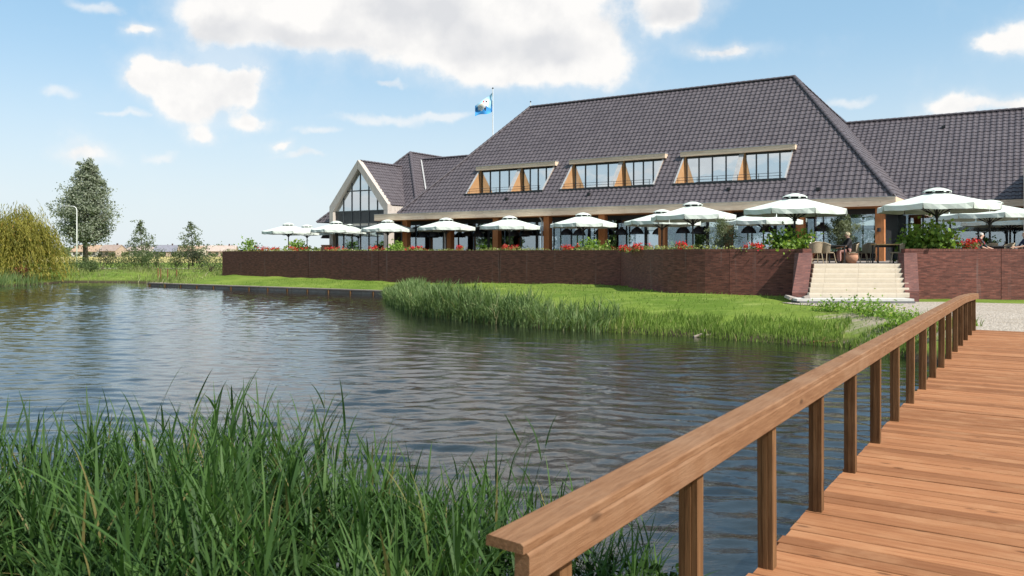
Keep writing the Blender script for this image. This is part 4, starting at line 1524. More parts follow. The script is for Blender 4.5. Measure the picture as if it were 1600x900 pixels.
def tree(name, loc, H, shape, label, mat, cat='tree', group=None, n_limb=40, per=60, sig=0.35, leaf=0.3, trunk_r=0.2, bare=0.2, curve=0.35, aspect=0.5, seed=1):
    """tapered trunk, limbs that rise and divide, leaf clumps along the outer limbs. shape(f) gives crown radius at height fraction f"""
    rnd = random.Random(seed)
    r = empty(name, loc)
    tk = MB()
    pts, rad = [], []
    for k in range(9):
        f = k / 8
        pts.append((0.03 * H * math.sin(f * 3 + seed) * f, 0.02 * H * math.cos(f * 2.3 + seed) * f - 0.02 * H * f, f * H * 0.93))
        rad.append(trunk_r * (1.25 if k == 0 else 1) * (1 - f) ** 0.8 + 0.012)
    tk.tube(pts, rad, 8)
    cent, sg = [], []

    def axis(z):
        f = min(max(z / (H * .93), 0), 0.999) * 8
        i = int(f)
        return Vector(pts[i]).lerp(Vector(pts[i + 1]), f - i)
    for i in range(n_limb):
        f = bare + (1 - bare) * (i + rnd.random()) / n_limb
        Rr = shape((f - bare) / (1 - bare)) * rnd.uniform(0.72, 1.12)
        a = i * 2.399 + rnd.uniform(-.4, .4)
        st_ = axis(H * max(f - curve * 0.3, bare * 0.8) * 0.95)
        end = axis(H * f * .95) + Vector((math.cos(a) * Rr, math.sin(a) * Rr, rnd.uniform(-.02, .05) * H))
        midp = st_.lerp(end, 0.5) + Vector((0, 0, -0.02 * H + rnd.uniform(-.01, .02) * H))
        r0 = max(0.015, trunk_r * 0.38 * (1 - f) + 0.012)
        tk.tube([st_, midp, end], [r0, r0 * .6, r0 * .2], 5)
        nc = 3 + int(Rr > 1.2) * 2
        for q in range(nc):
            g = 0.35 + 0.65 * (q + 1) / nc
            p = (st_.lerp(midp, g * 2) if g < .5 else midp.lerp(end, g * 2 - 1))
            off = Vector((rnd.gauss(0, 1), rnd.gauss(0, 1), rnd.gauss(0, .7))) * (sig * 0.9)
            cent.append(p + off)
            sg.append(sig * rnd.uniform(0.55, 1.15) * min(1, .3 + Rr / (6 * sig)))
    for q in range(6):
        cent.append(axis(H * (0.86 + .02 * q)) + Vector((rnd.gauss(0, .1), rnd.gauss(0, .1), 0.02 * H)))
        sg.append(sig * 0.6)
    tk.build('trunk', M_bark, r, True)
    C = clusters([list(c) for c in cent], per, sg)
    link('crown', leaf_mesh('crown', C, leaf, mat, aspect), r)
    return tag(r, label, cat, group)


def gz(x, y):
    return float(ground_z([(x, y)])[0])


def gat(px, d, dz=0.0):
    p = at(px, d)
    return Vector((p.x, p.y, gz(p.x, p.y) + dz))


# tall silver-leaved tree, young trees, lamp post
tree('silver_tree', gat(134, 138), 18.0, lambda f: float(np.interp(f, [0, .1, .24, .4, .6, .83, 1], [2.0, 3.4, 4.5, 4.2, 2.6, 1.25, .15])) * (1 + 0.13 * math.sin(f * 23)), 'tall grey-green tapering tree behind the lamp post', M_poplar, n_limb=120, per=38, sig=0.62, leaf=0.42, trunk_r=0.42, bare=0.26, seed=5)
tree('young_tree', gat(222, 108), 6.2, lambda f: 2.1 * math.sin(min(1, 0.25 + f * 1.0) * 3.0) ** .7 * (1 - f * .55), 'young thin-crowned tree in the meadow next to the tall silver tree', M_young, n_limb=34, per=12, sig=0.26, leaf=0.26, trunk_r=0.09, bare=0.26, seed=8, group='young meadow trees')
tree('young_tree', gat(301, 108), 6.0, lambda f: 2.0 * (1 - f) ** .8 + .15, 'young pointed tree in the meadow closest to the brick wall corner', M_young, n_limb=32, per=12, sig=0.24, leaf=0.26, trunk_r=0.09, bare=0.24, seed=14, group='young meadow trees')
tree('meadow_tree', gat(-42, 92), 9.5, lambda f: 3.3 * math.sin(0.3 + f * 2.4), 'tree behind the willow with branch tips against the sky', M_poplar, n_limb=30, per=26, sig=0.4, leaf=0.3, trunk_r=0.16, bare=0.3, seed=21)
for i, (x, y, h) in enumerate(((-53, 4, 9), (-57, -8, 12), (-55, -20, 9), (-60, 14, 11), (-56, -34, 11), (-54, 24, 8), (-62, -2, 13), (-58, 34, 9))):
    tree('shore_tree', (x, y, gz(x, y)), h, lambda f: h * .32 * math.sin(0.35 + f * 2.5), 'round dark tree on the side shore mirrored in the restaurant glass', M_bush, n_limb=26, per=50, sig=0.62, leaf=0.46, trunk_r=0.2, bare=0.18, seed=30 + i, group='trees on the side shore')

lp = empty('street_lamp', gat(120, 112))
MB().tube([(0, 0, 0), (0, 0, 4.0), (0, 0, 7.6), (-0.08, 0, 7.95), (-0.35, 0, 8.2), (-1.3, 0, 8.28)], [0.085, 0.07, 0.055, 0.05, 0.045, 0.04], 8).build('pole', M_white, lp, True)
MB().box(-1.95, -1.15, -.14, .14, 8.2, 8.32).build('lamp_head', M_zinc, lp)
tag(lp, 'white street lamp with bent arm in front of the tall silver tree', 'street lamp')


def willow():
    p0 = gat(28, 67.5)
    p0.z = 0.25
    r = empty('willow_tree', p0)
    r.scale = (.88, .88, .96)
    tk = MB()
    rnd = random.Random(3)
    tk.tube([(0, 0, -.3), (0.1, 0, 1.0), (0.0, 0.1, 2.2)], [.34, .27, .22], 8)
    C, Dr = [], []
    for i in range(46):
        a = i * 2.399
        f = (i + .5) / 46
        rr = 3.0 * math.sqrt(f) * rnd.uniform(.8, 1.08)
        zt = 5.9 - 2.3 * (rr / 3.2) ** 2 + rnd.uniform(-.5, .35)
        end = Vector((rr * math.cos(a) * .88 + (0.25 if math.cos(a) > 0 else 0), rr * math.sin(a), zt))
        tk.tube([(0, 0.1, 2.0), Vector((0, 0, 2.2)).lerp(end, .6) + Vector((0, 0, .5)), end], [.1, .05, .015], 5)
        for s in range(22):
            b = end + Vector((rnd.gauss(0, .45), rnd.gauss(0, .45), rnd.gauss(.05, .4)))
            if s > 14: b = Vector((0, 0, 2.6)).lerp(b, rnd.uniform(.55, 1.0)) + Vector((0, 0, rnd.uniform(-1.2, .1)))
            L = max(.4, min(b.z + .1, rnd.uniform(1.4, 5.4) * (0.62 + 0.5 * f)))
            lean = Vector((math.cos(a) * .24 + rnd.gauss(.05, .14), math.sin(a) * .24 + rnd.gauss(0, .14), -1)).normalized()
            n = int(L * 9)
            for k in range(n):
                q = b + lean * (L * k / n) + Vector((0, 0, -0.05 * (k / n) ** 2)) + Vector((math.cos(a), math.sin(a), 0)) * (0.28 * math.sin(k / n * 1.4))
                C.append(list(q + Vector((rnd.gauss(0, .05), rnd.gauss(0, .05), 0))))
                Dr.append(list(lean))
    tk.build('trunk', M_bark, r, True)
    link('crown', leaf_mesh('crown', np.array(C), 0.27, M_willow, 0.26, 0, np.array(Dr)), r)
    tag(r, 'weeping willow with yellow-green hanging twigs at the water edge', 'tree')


willow()


def bush(name, p, rx, rz, label, mat, n=500, leaf=0.16, cat='shrub', group=None, lumps=9, seed=1, stems=5, aspect=0.6):
    rnd = random.Random(seed)
    r = empty(name, p)
    tk = MB()
    cent = []
    for i in range(lumps):
        a, q = rnd.uniform(0, 6.28), rnd.random() ** .5
        c = Vector((math.cos(a) * rx * .72 * q, math.sin(a) * rx * .72 * q, rz * (0.28 + 0.62 * rnd.random() * (1.15 - .45 * q))))
        cent.append(c)
        if i < stems: tk.tube([(c.x * .12, c.y * .12, 0), c * .55, c], [.022 * rx + .008, .015 * rx + .005, .005], 5)
    tk.build('stem', M_bark, r)
    per = max(4, n // lumps)
    C = clusters([list(c) for c in cent], per, [rx * rnd.uniform(.2, .34) for _ in cent])
    C[:, 2] = np.maximum(C[:, 2], 0.03)
    link('foliage', leaf_mesh('foliage', C, leaf, mat, aspect), r)
    return tag(r, label, cat, group)


# scrub on the far bank
BU = [(158, 86, 1.5, 1.5, M_bushd, 'low dark scrub bush in front of the tall tree trunk'), (190, 88, 1.5, 1.2, M_bush, 'grey-green scrub bush, first in the row from the tall tree'),
      (212, 88, 1.3, 1.7, M_bush, 'scrub bush under the young thin-crowned tree'), (234, 88, 0.9, 1.6, M_bush, 'narrow scrub bush beside the young thin-crowned tree'),
      (250, 86, 1.6, 1.9, M_bush, 'largest round scrub bush in the row behind the fence posts'), (274, 87, 1.4, 2.0, M_bush, 'upright scrub bush between the two young trees'),
      (294, 87, 1.2, 1.9, M_bushd, 'dark fan-shaped bush under the young pointed tree'), (312, 87, 0.9, 1.7, M_bushd, 'slim dark bush next to the young pointed tree'),
      (330, 78, 1.9, 1.3, M_bush, 'spreading blue-green bush against the end of the brick wall'), (118, 84, 1.6, 1.2, M_bush, 'low bush between the willow and the lamp post foot'),
      (138, 78, 1.2, 0.8, M_bush, 'small bush on the bank below the tall tree')]
for i, (px, d, rx, rz, mt, lab) in enumerate(BU):
    bush('scrub_bush', gat(px, d), rx, rz * 1.2, lab, mt, 950, 0.20, 'bush', 'scrub bushes along the meadow', 9, 40 + i, aspect=0.35)
bush('dogwood_bush', gat(34, 65.5), 0.7, 1.5, 'red-stemmed bush under the hanging willow twigs', M_redbush, 500, 0.17, 'bush', seed=60)
for i, px in enumerate((247, 251, 262, 276)):
    q = gat(px, 68.5 + (0.8 if i == 1 else 0))
    o = MB().lathe([(0.0, -.2), (0.055, -.2), (0.05, 1.0), (0.03, 1.07), (0, 1.08)], 8).build('fence_post', M_post)
    o.location = q
    o.scale = (1, 1, 1 - .1 * i)
    tag(o, ['slim timber fence post standing closest to the quay corner', 'fence post set just behind the one at the quay corner', 'shorter fence post midway along the wire fence', 'shortest fence post, closest to the brick wall'][i], 'fence post', 'fence posts on the bank')

# ------------------------------------------------------------------ far village
def house(px, d, w, dp, eave, rid, wallm, roofm, rz, lab, grp='village houses beyond the field'):
    p = at(px, d, 0.75)
    r = empty('village_house', p, R(rz))
    MB().prism([(-w / 2, -dp / 2, 0), (-w / 2, dp / 2, 0), (-w / 2, dp / 2, eave), (-w / 2, 0, rid - .05), (-w / 2, -dp / 2, eave)], (w, 0, 0)).build('wall', wallm, r)
    rf = MB()
    for s in (-1, 1):
        rf.prism([(-w / 2 - .25, 0, rid), (-w / 2 - .25, s * (dp / 2 + .4), eave - .25), (-w / 2 - .25, s * (dp / 2 + .4), eave - .05), (-w / 2 - .25, 0, rid + .22)], (w + .5, 0, 0))
    ro = rf.build('roof', roofm, r)
    MB().box(w * .22, w * .22 + .7, -.35, .35, rid - .6, rid + 1.0).build('chimney', M_brick2, ro)
    n = max(2, int(w / 3.4))
    for k in range(n):
        x = -w / 2 + w * (k + .5) / n
        MB().box(x - .75, x + .75, -dp / 2 - .03, -dp / 2 + .02, 0.9, 2.4).build('window', M_panel, r)
    return tag(r, lab, 'house', grp)


RM = [simple('roof_pink', (0.46, 0.37, 0.32), None, 1, .8), simple('roof_brown', (0.34, 0.26, 0.22), None, 1, .8), simple('roof_slate', (0.22, 0.22, 0.26), None, 1, .7), simple('roof_orange', (0.42, 0.29, 0.20), None, 1, .8)]
WM = [simple('render_white', (0.62, 0.59, 0.54), None, 1, .8), simple('brick_pale', (0.42, 0.32, 0.25), None, 1, .8), simple('render_cream', (0.55, 0.48, 0.38), None, 1, .8)]
RN, WN = ['pinkish', 'brown', 'slate', 'orange'], ['white', 'pale brick', 'cream']
rv = random.Random(19)
ORD = ['first', 'second', 'third', 'fourth', 'fifth', 'sixth', 'seventh', 'eighth', 'ninth', 'tenth', 'eleventh', 'twelfth', 'thirteenth', 'fourteenth', 'fifteenth', 'sixteenth', 'seventeenth', 'eighteenth']
for row, (d0, d1, nm) in enumerate(((425, 465, 'front'), (540, 600, 'rear'))):
    px, hn = 118 + row * 6, 0
    while px < 350 and hn < 18:
        d = rv.uniform(d0, d1)
        w = rv.uniform(8, 17)
        ri, wi = rv.choice((0, 0, 1, 2, 3)), rv.randrange(3)
        house(px + w / 2 * F / d, d, w, rv.uniform(8, 10), rv.uniform(2.6, 3.3), rv.uniform(5.2, 6.3) + row * 1.2, WM[wi], RM[ri], rv.uniform(-14, 14),
              '%s house with %s roof, %s in the %s village row from the lamp post' % (WN[wi], RN[ri], ORD[hn], nm))
        hn += 1
        px += w * F / d * rv.uniform(0.95, 1.5)
for i in range(40):
    px = 100 + i * 6.4 + rv.uniform(-3, 3)
    d = rv.uniform(470, 530) if i % 3 else rv.uniform(395, 418)
    hh = rv.uniform(1.2, 3.0) if d < 440 else rv.uniform(4.6, 7.2)
    bush('village_tree', at(px, d, 0.75), hh * .62, hh, 'pale round tree among the village houses beyond the field', M_fartree, 150, 1.1, 'tree', 'trees among the village houses', 6, 200 + i, 2)
# long low tree belt on the horizon
hb = rng.uniform(-1, 1, (9000, 3))
C = np.c_[hb[:, 0] * 900 - 250, 900 + hb[:, 1] * 40, 0.5 + np.abs(hb[:, 2]) * (6.5 + 2.0 * np.sin(hb[:, 0] * 40) + 1.2 * np.sin(hb[:, 0] * 91))]
tag(link('distant_wood', leaf_mesh('distant_wood', C, 4.2, M_fartree, 0.8)), 'far belt of trees along the horizon', 'wood', kind='stuff')

# ------------------------------------------------------------------ plants on the terrace
bush('leafy_shrub', at(1231, 34.35, TERR), 0.98, 1.55, 'bright green leafy shrub above the wall at the left of the steps', M_shrub, 1500, 0.16, seed=71, lumps=16, aspect=.8)
bush('leafy_shrub', at(1456, 33.6, TERR), 1.18, 1.62, 'wide bright green leafy shrub above the wall at the right of the steps', M_shrub, 1900, 0.165, seed=75, lumps=20, aspect=.8)
bush('leafy_shrub', at(1424, 33.5, TERR), 0.55, 1.35, 'slim side branch shrub beside the wide shrub right of the steps', M_shrub, 420, 0.15, seed=78, lumps=7, aspect=.8)
bush('leafy_shrub', at(932, 46.8, TERR), 0.95, 1.15, 'yellow-green shrub behind the end of the straight wall', M_shrub, 800, 0.16, seed=81, lumps=10, aspect=.8)
bush('leafy_shrub', at(618, 56.5, TERR), 0.85, 1.20, 'yellow-green shrub under the parasol at the free eave end', M_shrub, 620, 0.17, seed=83, lumps=8, aspect=.8)
bush('leafy_shrub', at(632, 56.3, TERR), 0.55, 1.05, 'small shrub close by the first eave column from the gable', M_shrub, 320, 0.16, seed=84, lumps=6, aspect=.8)
bush('leafy_shrub', at(466, 65.0, TERR), 1.0, 1.35, 'green shrub between the two parasols at the far wall corner', M_shrub, 700, 0.18, seed=86, lumps=9, aspect=.8)
bush('leafy_shrub', at(390, 66.8, TERR), 0.80, 1.55, 'lone green shrub in a dark planter near the far wall corner', M_shrub, 560, 0.17, seed=88, lumps=8, aspect=.8)
o = MB().box(-1.35, 1.35, -.25, .25, 0, 0.72).build('planter_box', M_dark)
o.location = at(391, 66.7, TERR)
o.rotation_euler = (0, 0, R(-38.7))
tag(o, 'long dark planter box behind the wall under the lone shrub', 'planter')


def olive(px, d, H, lab, seed):
    tree('olive_tree', at(px, d, TERR), H, lambda f: 0.56 * math.sin(0.45 + f * 2.3), lab, M_olive, n_limb=26, per=46, sig=0.17, leaf=0.095, trunk_r=0.045, bare=0.42, seed=seed, aspect=0.35)


olive(1131, 37.4, 1.92, 'round olive tree standing behind the curved wall before an eave column', 91)
olive(1316, 34.9, 1.92, 'round olive tree in a pot behind the fair-haired seated person', 95)


def flower(px, d, s, lab, seed, z=WALLTOP - 0.12, grp='red flower clumps along the wall'):
    rnd = random.Random(seed)
    r = empty('geranium', at(px, d, z))
    cs = [(rnd.gauss(0, .22 * s), rnd.gauss(0, .12 * s), rnd.uniform(.06, .26) * s) for _ in range(9)]
    link('foliage', leaf_mesh('foliage', clusters(cs, 22, .08 * s), .085, M_cover, .8), r)
    hd = [(x * 1.05, y - .05, zz + .08 * s) for x, y, zz in cs]
    link('blossom', leaf_mesh('blossom', clusters(hd, 26, .062 * s), .075, M_red, .9), r)
    return tag(r, lab, 'flowers', grp)


FL = [(415, 64.9, 1.5), (430, 64.3, 1.1), (465, 62.9, 1.3), (521, 60.0, 1.35), (583, 57.2, 1.3), (644, 54.6, .8), (652, 54.4, 1.1), (722, 52.0, 1.2), (797, 49.4, 1.25), (885, 46.8, 1.2),
      (980, 41.0, .9), (1000, 39.8, 1.15), (1067, 36.1, 1.1), (1185, 34.35, 1.05)]
ordn = ['first', 'second', 'third', 'fourth', 'fifth', 'sixth', 'seventh', 'eighth', 'ninth', 'tenth']
for i, (px, d, s) in enumerate(FL):
    lab = ('red geranium clump, %s along the straight wall from its far corner' % ordn[i]) if i < 10 else ['small red geranium clump on the inside of the wall bend', 'red geranium clump on the wall just past the bend', 'red geranium clump midway along the curved wall', 'dense red geranium clump beside the shrub left of the steps'][i - 10]
    flower(px, d, s, lab, 300 + i)
flower(1506, 33.0, 1.35, 'dark red geranium clump behind the wall next to the man in slate', 330)
# creeping green along the wall top
cov = []
for a, b in zip([(-24.2, 68.0), (5.87, 43.9)] + NEARW[1:], [(5.87, 43.9)] + NEARW[1:] + [(11.62, 33.35)]):
    a, b = np.array(a), np.array(b)
    L = np.hypot(*(b - a))
    n = max(1, int(L * 150))
    t_ = rng.random(n)
    dens = 0.5 + 0.5 * np.sin(t_ * L * 1.3 + a[0]) * np.sin(t_ * L * 0.47 + 1)
    keep = rng.random(n) < dens * 0.75 + .1
    nrm = np.array([-(b - a)[1], (b - a)[0]]) / L
    P2 = a + (b - a) * t_[:, None] + nrm * rng.uniform(.04, .5, n)[:, None]
    cov.append(np.c_[P2, WALLTOP - 0.02 + rng.random(n) ** 2 * 0.17 * (0.3 + dens)][keep])
tag(link('creeper_plants', leaf_mesh('creeper_plants', np.vstack(cov), 0.085, M_cover, .8, 1.0)), 'low creeping plants trailing along the top of the brick wall', 'creeper', kind='stuff')
# ------------------------------------------------------------------ people
def person(p, rz, lean, cloth, hairm, label, arm_fwd=0.35, hair_long=True, head_tilt=0.0, short=False):
    r = empty('person', p, R(rz))
    seat = 0.50
    V, Rd, Ed, Lb = [], [], [], []

    def v(c, rad):
        V.append(Vector(c))
        Rd.append(rad)
        return len(V) - 1

    def e(a, b, lab):
        Ed.append((a, b))
        Lb.append(lab)
    ca, sa = math.cos(lean), math.sin(lean)

    def up(x, y, z):                 # upper body leaning forward about the hips
        return (x * ca + z * sa, y, seat + z * ca - x * sa)
    pel = v((0, 0, seat), .135)
    wa = v(up(-.02, 0, .20), .125)
    chs = v(up(-.02, 0, .42), .145)
    nk = v(up(0, 0, .575), .055)
    hd = v(up(.03 + head_tilt, 0, .69), .088)
    tp = v(up(.03 + head_tilt, 0, .775), .075)
    e(pel, wa, 1), e(wa, chs, 1), e(chs, nk, 1), e(nk, hd, 0), e(hd, tp, 0)
    ns = v(up(.125 + head_tilt, 0, .685), .016)
    e(hd, ns, 0)
    for s in (-1, 1):
        sh = v(up(-.02, s * .17, .48), .062)
        el_ = v(up(.10 + arm_fwd * .25, s * .24, .24), .045)
        wr = v(up(.28 + arm_fwd * .6, s * .17, .20), .030)
        hn_ = v(up(.35 + arm_fwd * .6, s * .155, .20), .032)
        e(chs, sh, 1), e(sh, el_, 1), e(el_, wr, 0), e(wr, hn_, 0)
        for k in range(5):
            fx = (.44 if k else .37) + arm_fwd * .6 - (.01 if k in (1, 4) else 0)
            fy = s * (.155 + (.027 - .018 * (k - 1) if k else -.05))
            fg = v(up(fx, fy, .185), .009)
            e(hn_, fg, 0)
        hp = v((.05, s * .085, seat - .01), .10)
        kn = v((.44, s * .12, seat + .02), .068)
        an = v((.42, s * .12, .09), .042)
        to = v((.55, s * .13, .045), .034)
        e(pel, hp, 2), e(hp, kn, 2), e(kn, an, 3 if not short else 0), e(an, to, 4)
    me = bpy.data.meshes.new('body')
    me.from_pydata(V, Ed, [])
    o = link('body', me, r)
    sk = o.modifiers.new('skin', 'SKIN')
    for i, q in enumerate(me.skin_vertices[0].data):
        q.radius = (Rd[i], Rd[i] * (.8 if i in (1, 2) else 1))
        q.use_root = (i == 0)
    o.modifiers.new('sub', 'SUBSURF').levels = 2
    o.modifiers['sub'].render_levels = 2
    dg = bpy.context.evaluated_depsgraph_get()
    dg.update()
    me2 = bpy.data.meshes.new_from_object(o.evaluated_get(dg))
    o.modifiers.clear()
    o.data = me2
    me2.materials.clear()
    for m_ in (M_skin, cloth[0], cloth[1], cloth[1], M_clblack): me2.materials.append(m_)
    segs = [(V[a], V[b], l) for (a, b), l in zip(Ed, Lb)]
    for f in me2.polygons:
        c = f.center
        best, bl = 1e9, 0
        for a, b, l in segs:
            d = b - a
            tt = max(0, min(1, (c - a).dot(d) / max(d.length_squared, 1e-9)))
            q = (c - a - d * tt).length
            if q < best: best, bl = q, l
        f.material_index = bl
        f.use_smooth = True
    # hair cap and eyes follow the head
    H0 = Vector(up(.012 + head_tilt, 0, .715))
    hm = MB()
    vs, fs = [], []
    nlat, nlon = 7, 14
    for i in range(nlat):
        th_ = R(4 + i * (112 if hair_long else 84) / (nlat - 1))
        for k in range(nlon):
            ph_ = 2 * math.pi * k / nlon
            front = math.cos(ph_)
            rr = 0.104 * (1 + .04 * math.sin(k * 3.1))
            th2 = th_ * (1 - 0.36 * max(0, front))
            vs.append(H0 + Vector((math.sin(th2) * math.cos(ph_) * rr * 1.05 - .008, math.sin(th2) * math.sin(ph_) * rr * .93, math.cos(th2) * rr * 1.08)))
    for i in range(nlat - 1):
        for k in range(nlon): fs.append((i * nlon + k, i * nlon + (k + 1) % nlon, (i + 1) * nlon + (k + 1) % nlon, (i + 1) * nlon + k))
    fs.append(tuple(range(nlon))[::-1])
    hm.add(vs, fs)
    hm.build('hair', hairm, r, True)
    for s in (-1, 1):
        c = Vector(up(.108 + head_tilt, s * .034, .712))
        m_ = MB()
        m_.lathe([(0, -.008), (.007, -.004), (.008, 0), (.007, .004), (0, .008)], 6, c)
        m_.build('eye', M_clblack, r)
    return tag(r, label, 'person')


ca_ = at(1327, 34.25, TERR)
person(ca_, 178, 0.10, (M_clblack, M_clpink), M_hairb, 'seated person with pale hair in black top, facing the small table', 0.3)
person(at(1270, 33.75, TERR), 85, 0.72, (M_clwhite, M_clorange), M_hairl, 'person in orange trousers leaning far forward in the chair beside the steps', 0.5, False)
person(at(1527, 35.15, TERR), -8, 0.22, (M_clslate, M_clkhaki), M_hairg, 'seated man in slate grey shirt reaching across the table', 0.55, False)
person(at(1603, 35.0, TERR), 178, 0.05, (M_clnavy, M_clkhaki), M_hairl, 'seated person in navy shirt and khaki shorts facing the man in slate', 0.2, False, short=True)

# ------------------------------------------------------------------ flags
M_fblue = simple('flag_blue', (0.03, 0.22, 0.55), (0.05, 0.32, 0.66), 1.5, 0.8)
M_fsky = simple('flag_skyblue', (0.30, 0.60, 0.82), (0.45, 0.70, 0.86), 1.5, 0.8)
M_fdark = simple('flag_dark', (0.03, 0.03, 0.05), None, 3, .8)
M_fred = simple('flag_red', (0.6, 0.04, 0.04), None, 3, .8)
M_fyel = simple('flag_yellow', (0.8, 0.6, 0.08), None, 3, .8)


def flag(px, d, ztop, lab, sc=1.0):
    p = at(px, d, 0.75)
    r = empty('flag_pole', p)
    MB().tube([(0, 0, 0), (0, 0, ztop - .75)], [.09, .04], 8).build('pole', M_white, r)
    MB().lathe([(0, .0), (.08, .03), (.09, .09), (0, .17)], 8, (0, 0, ztop - .75)).build('finial', M_dark, r)
    tag(r, lab[0], 'flag pole', 'flag poles behind the roof')
    fl = empty('flag', p)
    W, Hh = 12, 12

    def pt(u, v_, off=0.0):
        # u along the fly (away from the pole), v from top (0) to foot (1)
        x = -1.75 * sc * u
        top = -1.35 * u ** 0.9
        hgt = 1.85 * (1 - .42 * u) + .12 * math.sin(u * 6)
        y = 0.16 * math.sin(u * 7 + v_ * 2.2) + 0.06 * math.sin(v_ * 9 + u * 3)
        return Vector((x, y - off, ztop - 1.05 + sc * (top - hgt * v_)))
    m = MB()
    vs = [pt(i / W, j / Hh) for j in range(Hh + 1) for i in range(W + 1)]
    for q in vs: m.v.append(tuple(q))
    for j in range(Hh):
        for i in range(W):
            m.f.append((j * (W + 1) + i, j * (W + 1) + i + 1, (j + 1) * (W + 1) + i + 1, (j + 1) * (W + 1) + i))
            edge = 0.62 + 0.10 * math.sin(i * 1.1) - 0.25 * (i / W > .82)
            m.m.append(1 if (j + .5) / Hh > edge or i / W > .86 else (2 if .25 < (i + .5) / W < .8 and (j + .5) / Hh > .18 else 0))
    m.build('cloth', [M_fsky, M_fblue, M_white], fl, True, False)
    for nm, poly, mt in (('emblem_bird', [(.30, .20), (.44, .16), (.52, .30), (.47, .62), (.40, .80), (.36, .55), (.30, .38)], M_fdark),
                         ('emblem_beak', [(.44, .10), (.55, .06), (.86, .30), (.80, .34), (.52, .24)], M_fred),
                         ('emblem_cheek', [(.52, .255), (.64, .24), (.68, .33), (.54, .34)], M_fyel)):
        mm = MB()
        for off in (0.012, -0.012):
            mm.add([pt(u, v_, off) for u, v_ in poly], [tuple(range(len(poly)))])
        mm.build(nm, mt, fl, fix=False)
    tag(fl, lab[1], 'flag', 'flags behind the roof')


flag(770, 80, EYE + 257 * 80 / F, ('white flag pole rising clear behind the left hip of the main roof', 'blue and white flag with a dark bird flying clear above the roof'))
flag(829, 88, EYE + 236 * 88 / F, ('flag pole almost hidden behind the main ridge end', 'blue and white flag mostly hidden behind the main roof hip'))

# ------------------------------------------------------------------ grasses and reeds
def blades(name, P, Hh, Wd, bend, mat, segs=3, wind=(0.3, 0.1)):
    """flat tapering blades rooted at P, arching over; all arrays"""
    n = len(P)
    az_ = rng.uniform(0, 2 * math.pi, n)
    dx, dy = np.cos(az_) + wind[0], np.sin(az_) + wind[1]
    fa = rng.uniform(0, 2 * math.pi, n)
    wx, wy = np.cos(fa), np.sin(fa)
    rows = []
    for k in range(segs + 1):
        f = k / segs
        w = Wd * (1 - f) ** .7 * (0.55 + .45 * min(1, f * 3 + .4))
        off = bend * Hh * f ** 2
        zc = Hh * (f - .25 * bend * f ** 2)
        c = np.c_[P[:, 0] + dx * off, P[:, 1] + dy * off, P[:, 2] + zc]
        s = np.c_[wx * w / 2, wy * w / 2, np.zeros(n)]
        rows += [c - s, c + s]
    V = np.stack(rows, 1).reshape(-1, 3)
    m_ = 2 * (segs + 1)
    b = (np.arange(n) * m_)[:, None]
    Fq = np.concatenate([b + np.array([[2 * k, 2 * k + 1, 2 * k + 3, 2 * k + 2]]) for k in range(segs)], 0)
    return np_mesh(name, V, Fq, mat)


def shore_points(poly, n, lo, hi):
    """random points at a distance lo..hi inland of a stretch of shore"""
    poly = np.array(poly, float)
    seg = np.hypot(*(poly[1:] - poly[:-1]).T)
    cum = np.r_[0, np.cumsum(seg)]
    s = rng.random(n) * cum[-1]
    i = np.clip(np.searchsorted(cum, s) - 1, 0, len(seg) - 1)
    f = (s - cum[i]) / seg[i]
    p = poly[i] + (poly[i + 1] - poly[i]) * f[:, None]
    d = (poly[i + 1] - poly[i]) / seg[i][:, None]
    nrm = np.c_[-d[:, 1], d[:, 0]]
    q = p + nrm * (lo + (hi - lo) * rng.random(n))[:, None]
    return q, s / cum[-1]


# tall reeds fringing the lawn
far_sh = POND[9:20]
q, s = shore_points(far_sh[:7], 5200, -0.5, 1.7)
z = np.maximum(ground_z(q), -0.1)
cl = 0.5 + 0.5 * np.sin(q[:, 0] * 2.3 + 1.7 * np.sin(q[:, 1] * 1.9)) * np.sin(q[:, 1] * 2.7 + q[:, 0])
hh = rng.uniform(.45, 1.15, len(q)) ** 1.2 * (0.62 + .42 * cl) * np.interp(s, [0, .12, .3, .5, .75, 1], [.25, .5, .7, .95, 1.1, .6])
tag(link('reed_bed', blades('reed_bed', np.c_[q, z], hh, .036, rng.uniform(.05, .65, len(q)), M_reedB)), 'tall pale reeds fringing the lawn behind the pond', 'reeds', kind='stuff')
q, s = shore_points(far_sh[5:], 9000, -0.2, 2.3)
z = np.maximum(ground_z(q), -0.08)
cl = 0.5 + 0.5 * np.sin(q[:, 0] * 3.1 + 1.7 * np.sin(q[:, 1] * 2.9)) * np.sin(q[:, 1] * 3.7 + q[:, 0])
hh = rng.uniform(.08, .36, len(q)) * (.45 + 1.1 * cl) * (1.15 - .35 * s)
tag(link('bank_grass', blades('bank_grass', np.c_[q, z], hh, .026, rng.uniform(.15, .6, len(q)), M_grassb)), 'rough green grass covering the bank below the steps', 'grass', kind='stuff')
FAR_REEDS = True
# lawn: short tufts near the wall
n = 26000
q = np.c_[rng.uniform(-27, 11.3, n), rng.uniform(22, 66, n)]
sd_ = pond_sd(q)
e = (Bc - A).normalized()
dw = (q[:, 0] - A.x) * -e.y + (q[:, 1] - A.y) * e.x
keep = (sd_ > 0.35) & ((dw < -0.02) | (q[:, 0] > 5.6)) & (q[:, 1] < np.interp(q[:, 0], [x for x, y in [(5.0, 44.5)] + NEARW], [y for x, y in [(5.0, 60)] + NEARW]) - .05) & ((q[:, 0] < 9.6) | (q[:, 1] < 29) | (q[:, 1] > 31))
q = q[keep]
tag(link('lawn_grass', blades('lawn_grass', np.c_[q, ground_z(q)], rng.uniform(.05, .16, len(q)), .03, rng.uniform(.2, .7, len(q)), M_grassb, 2)), 'mown lawn grass between quay and brick wall', 'grass', kind='stuff')
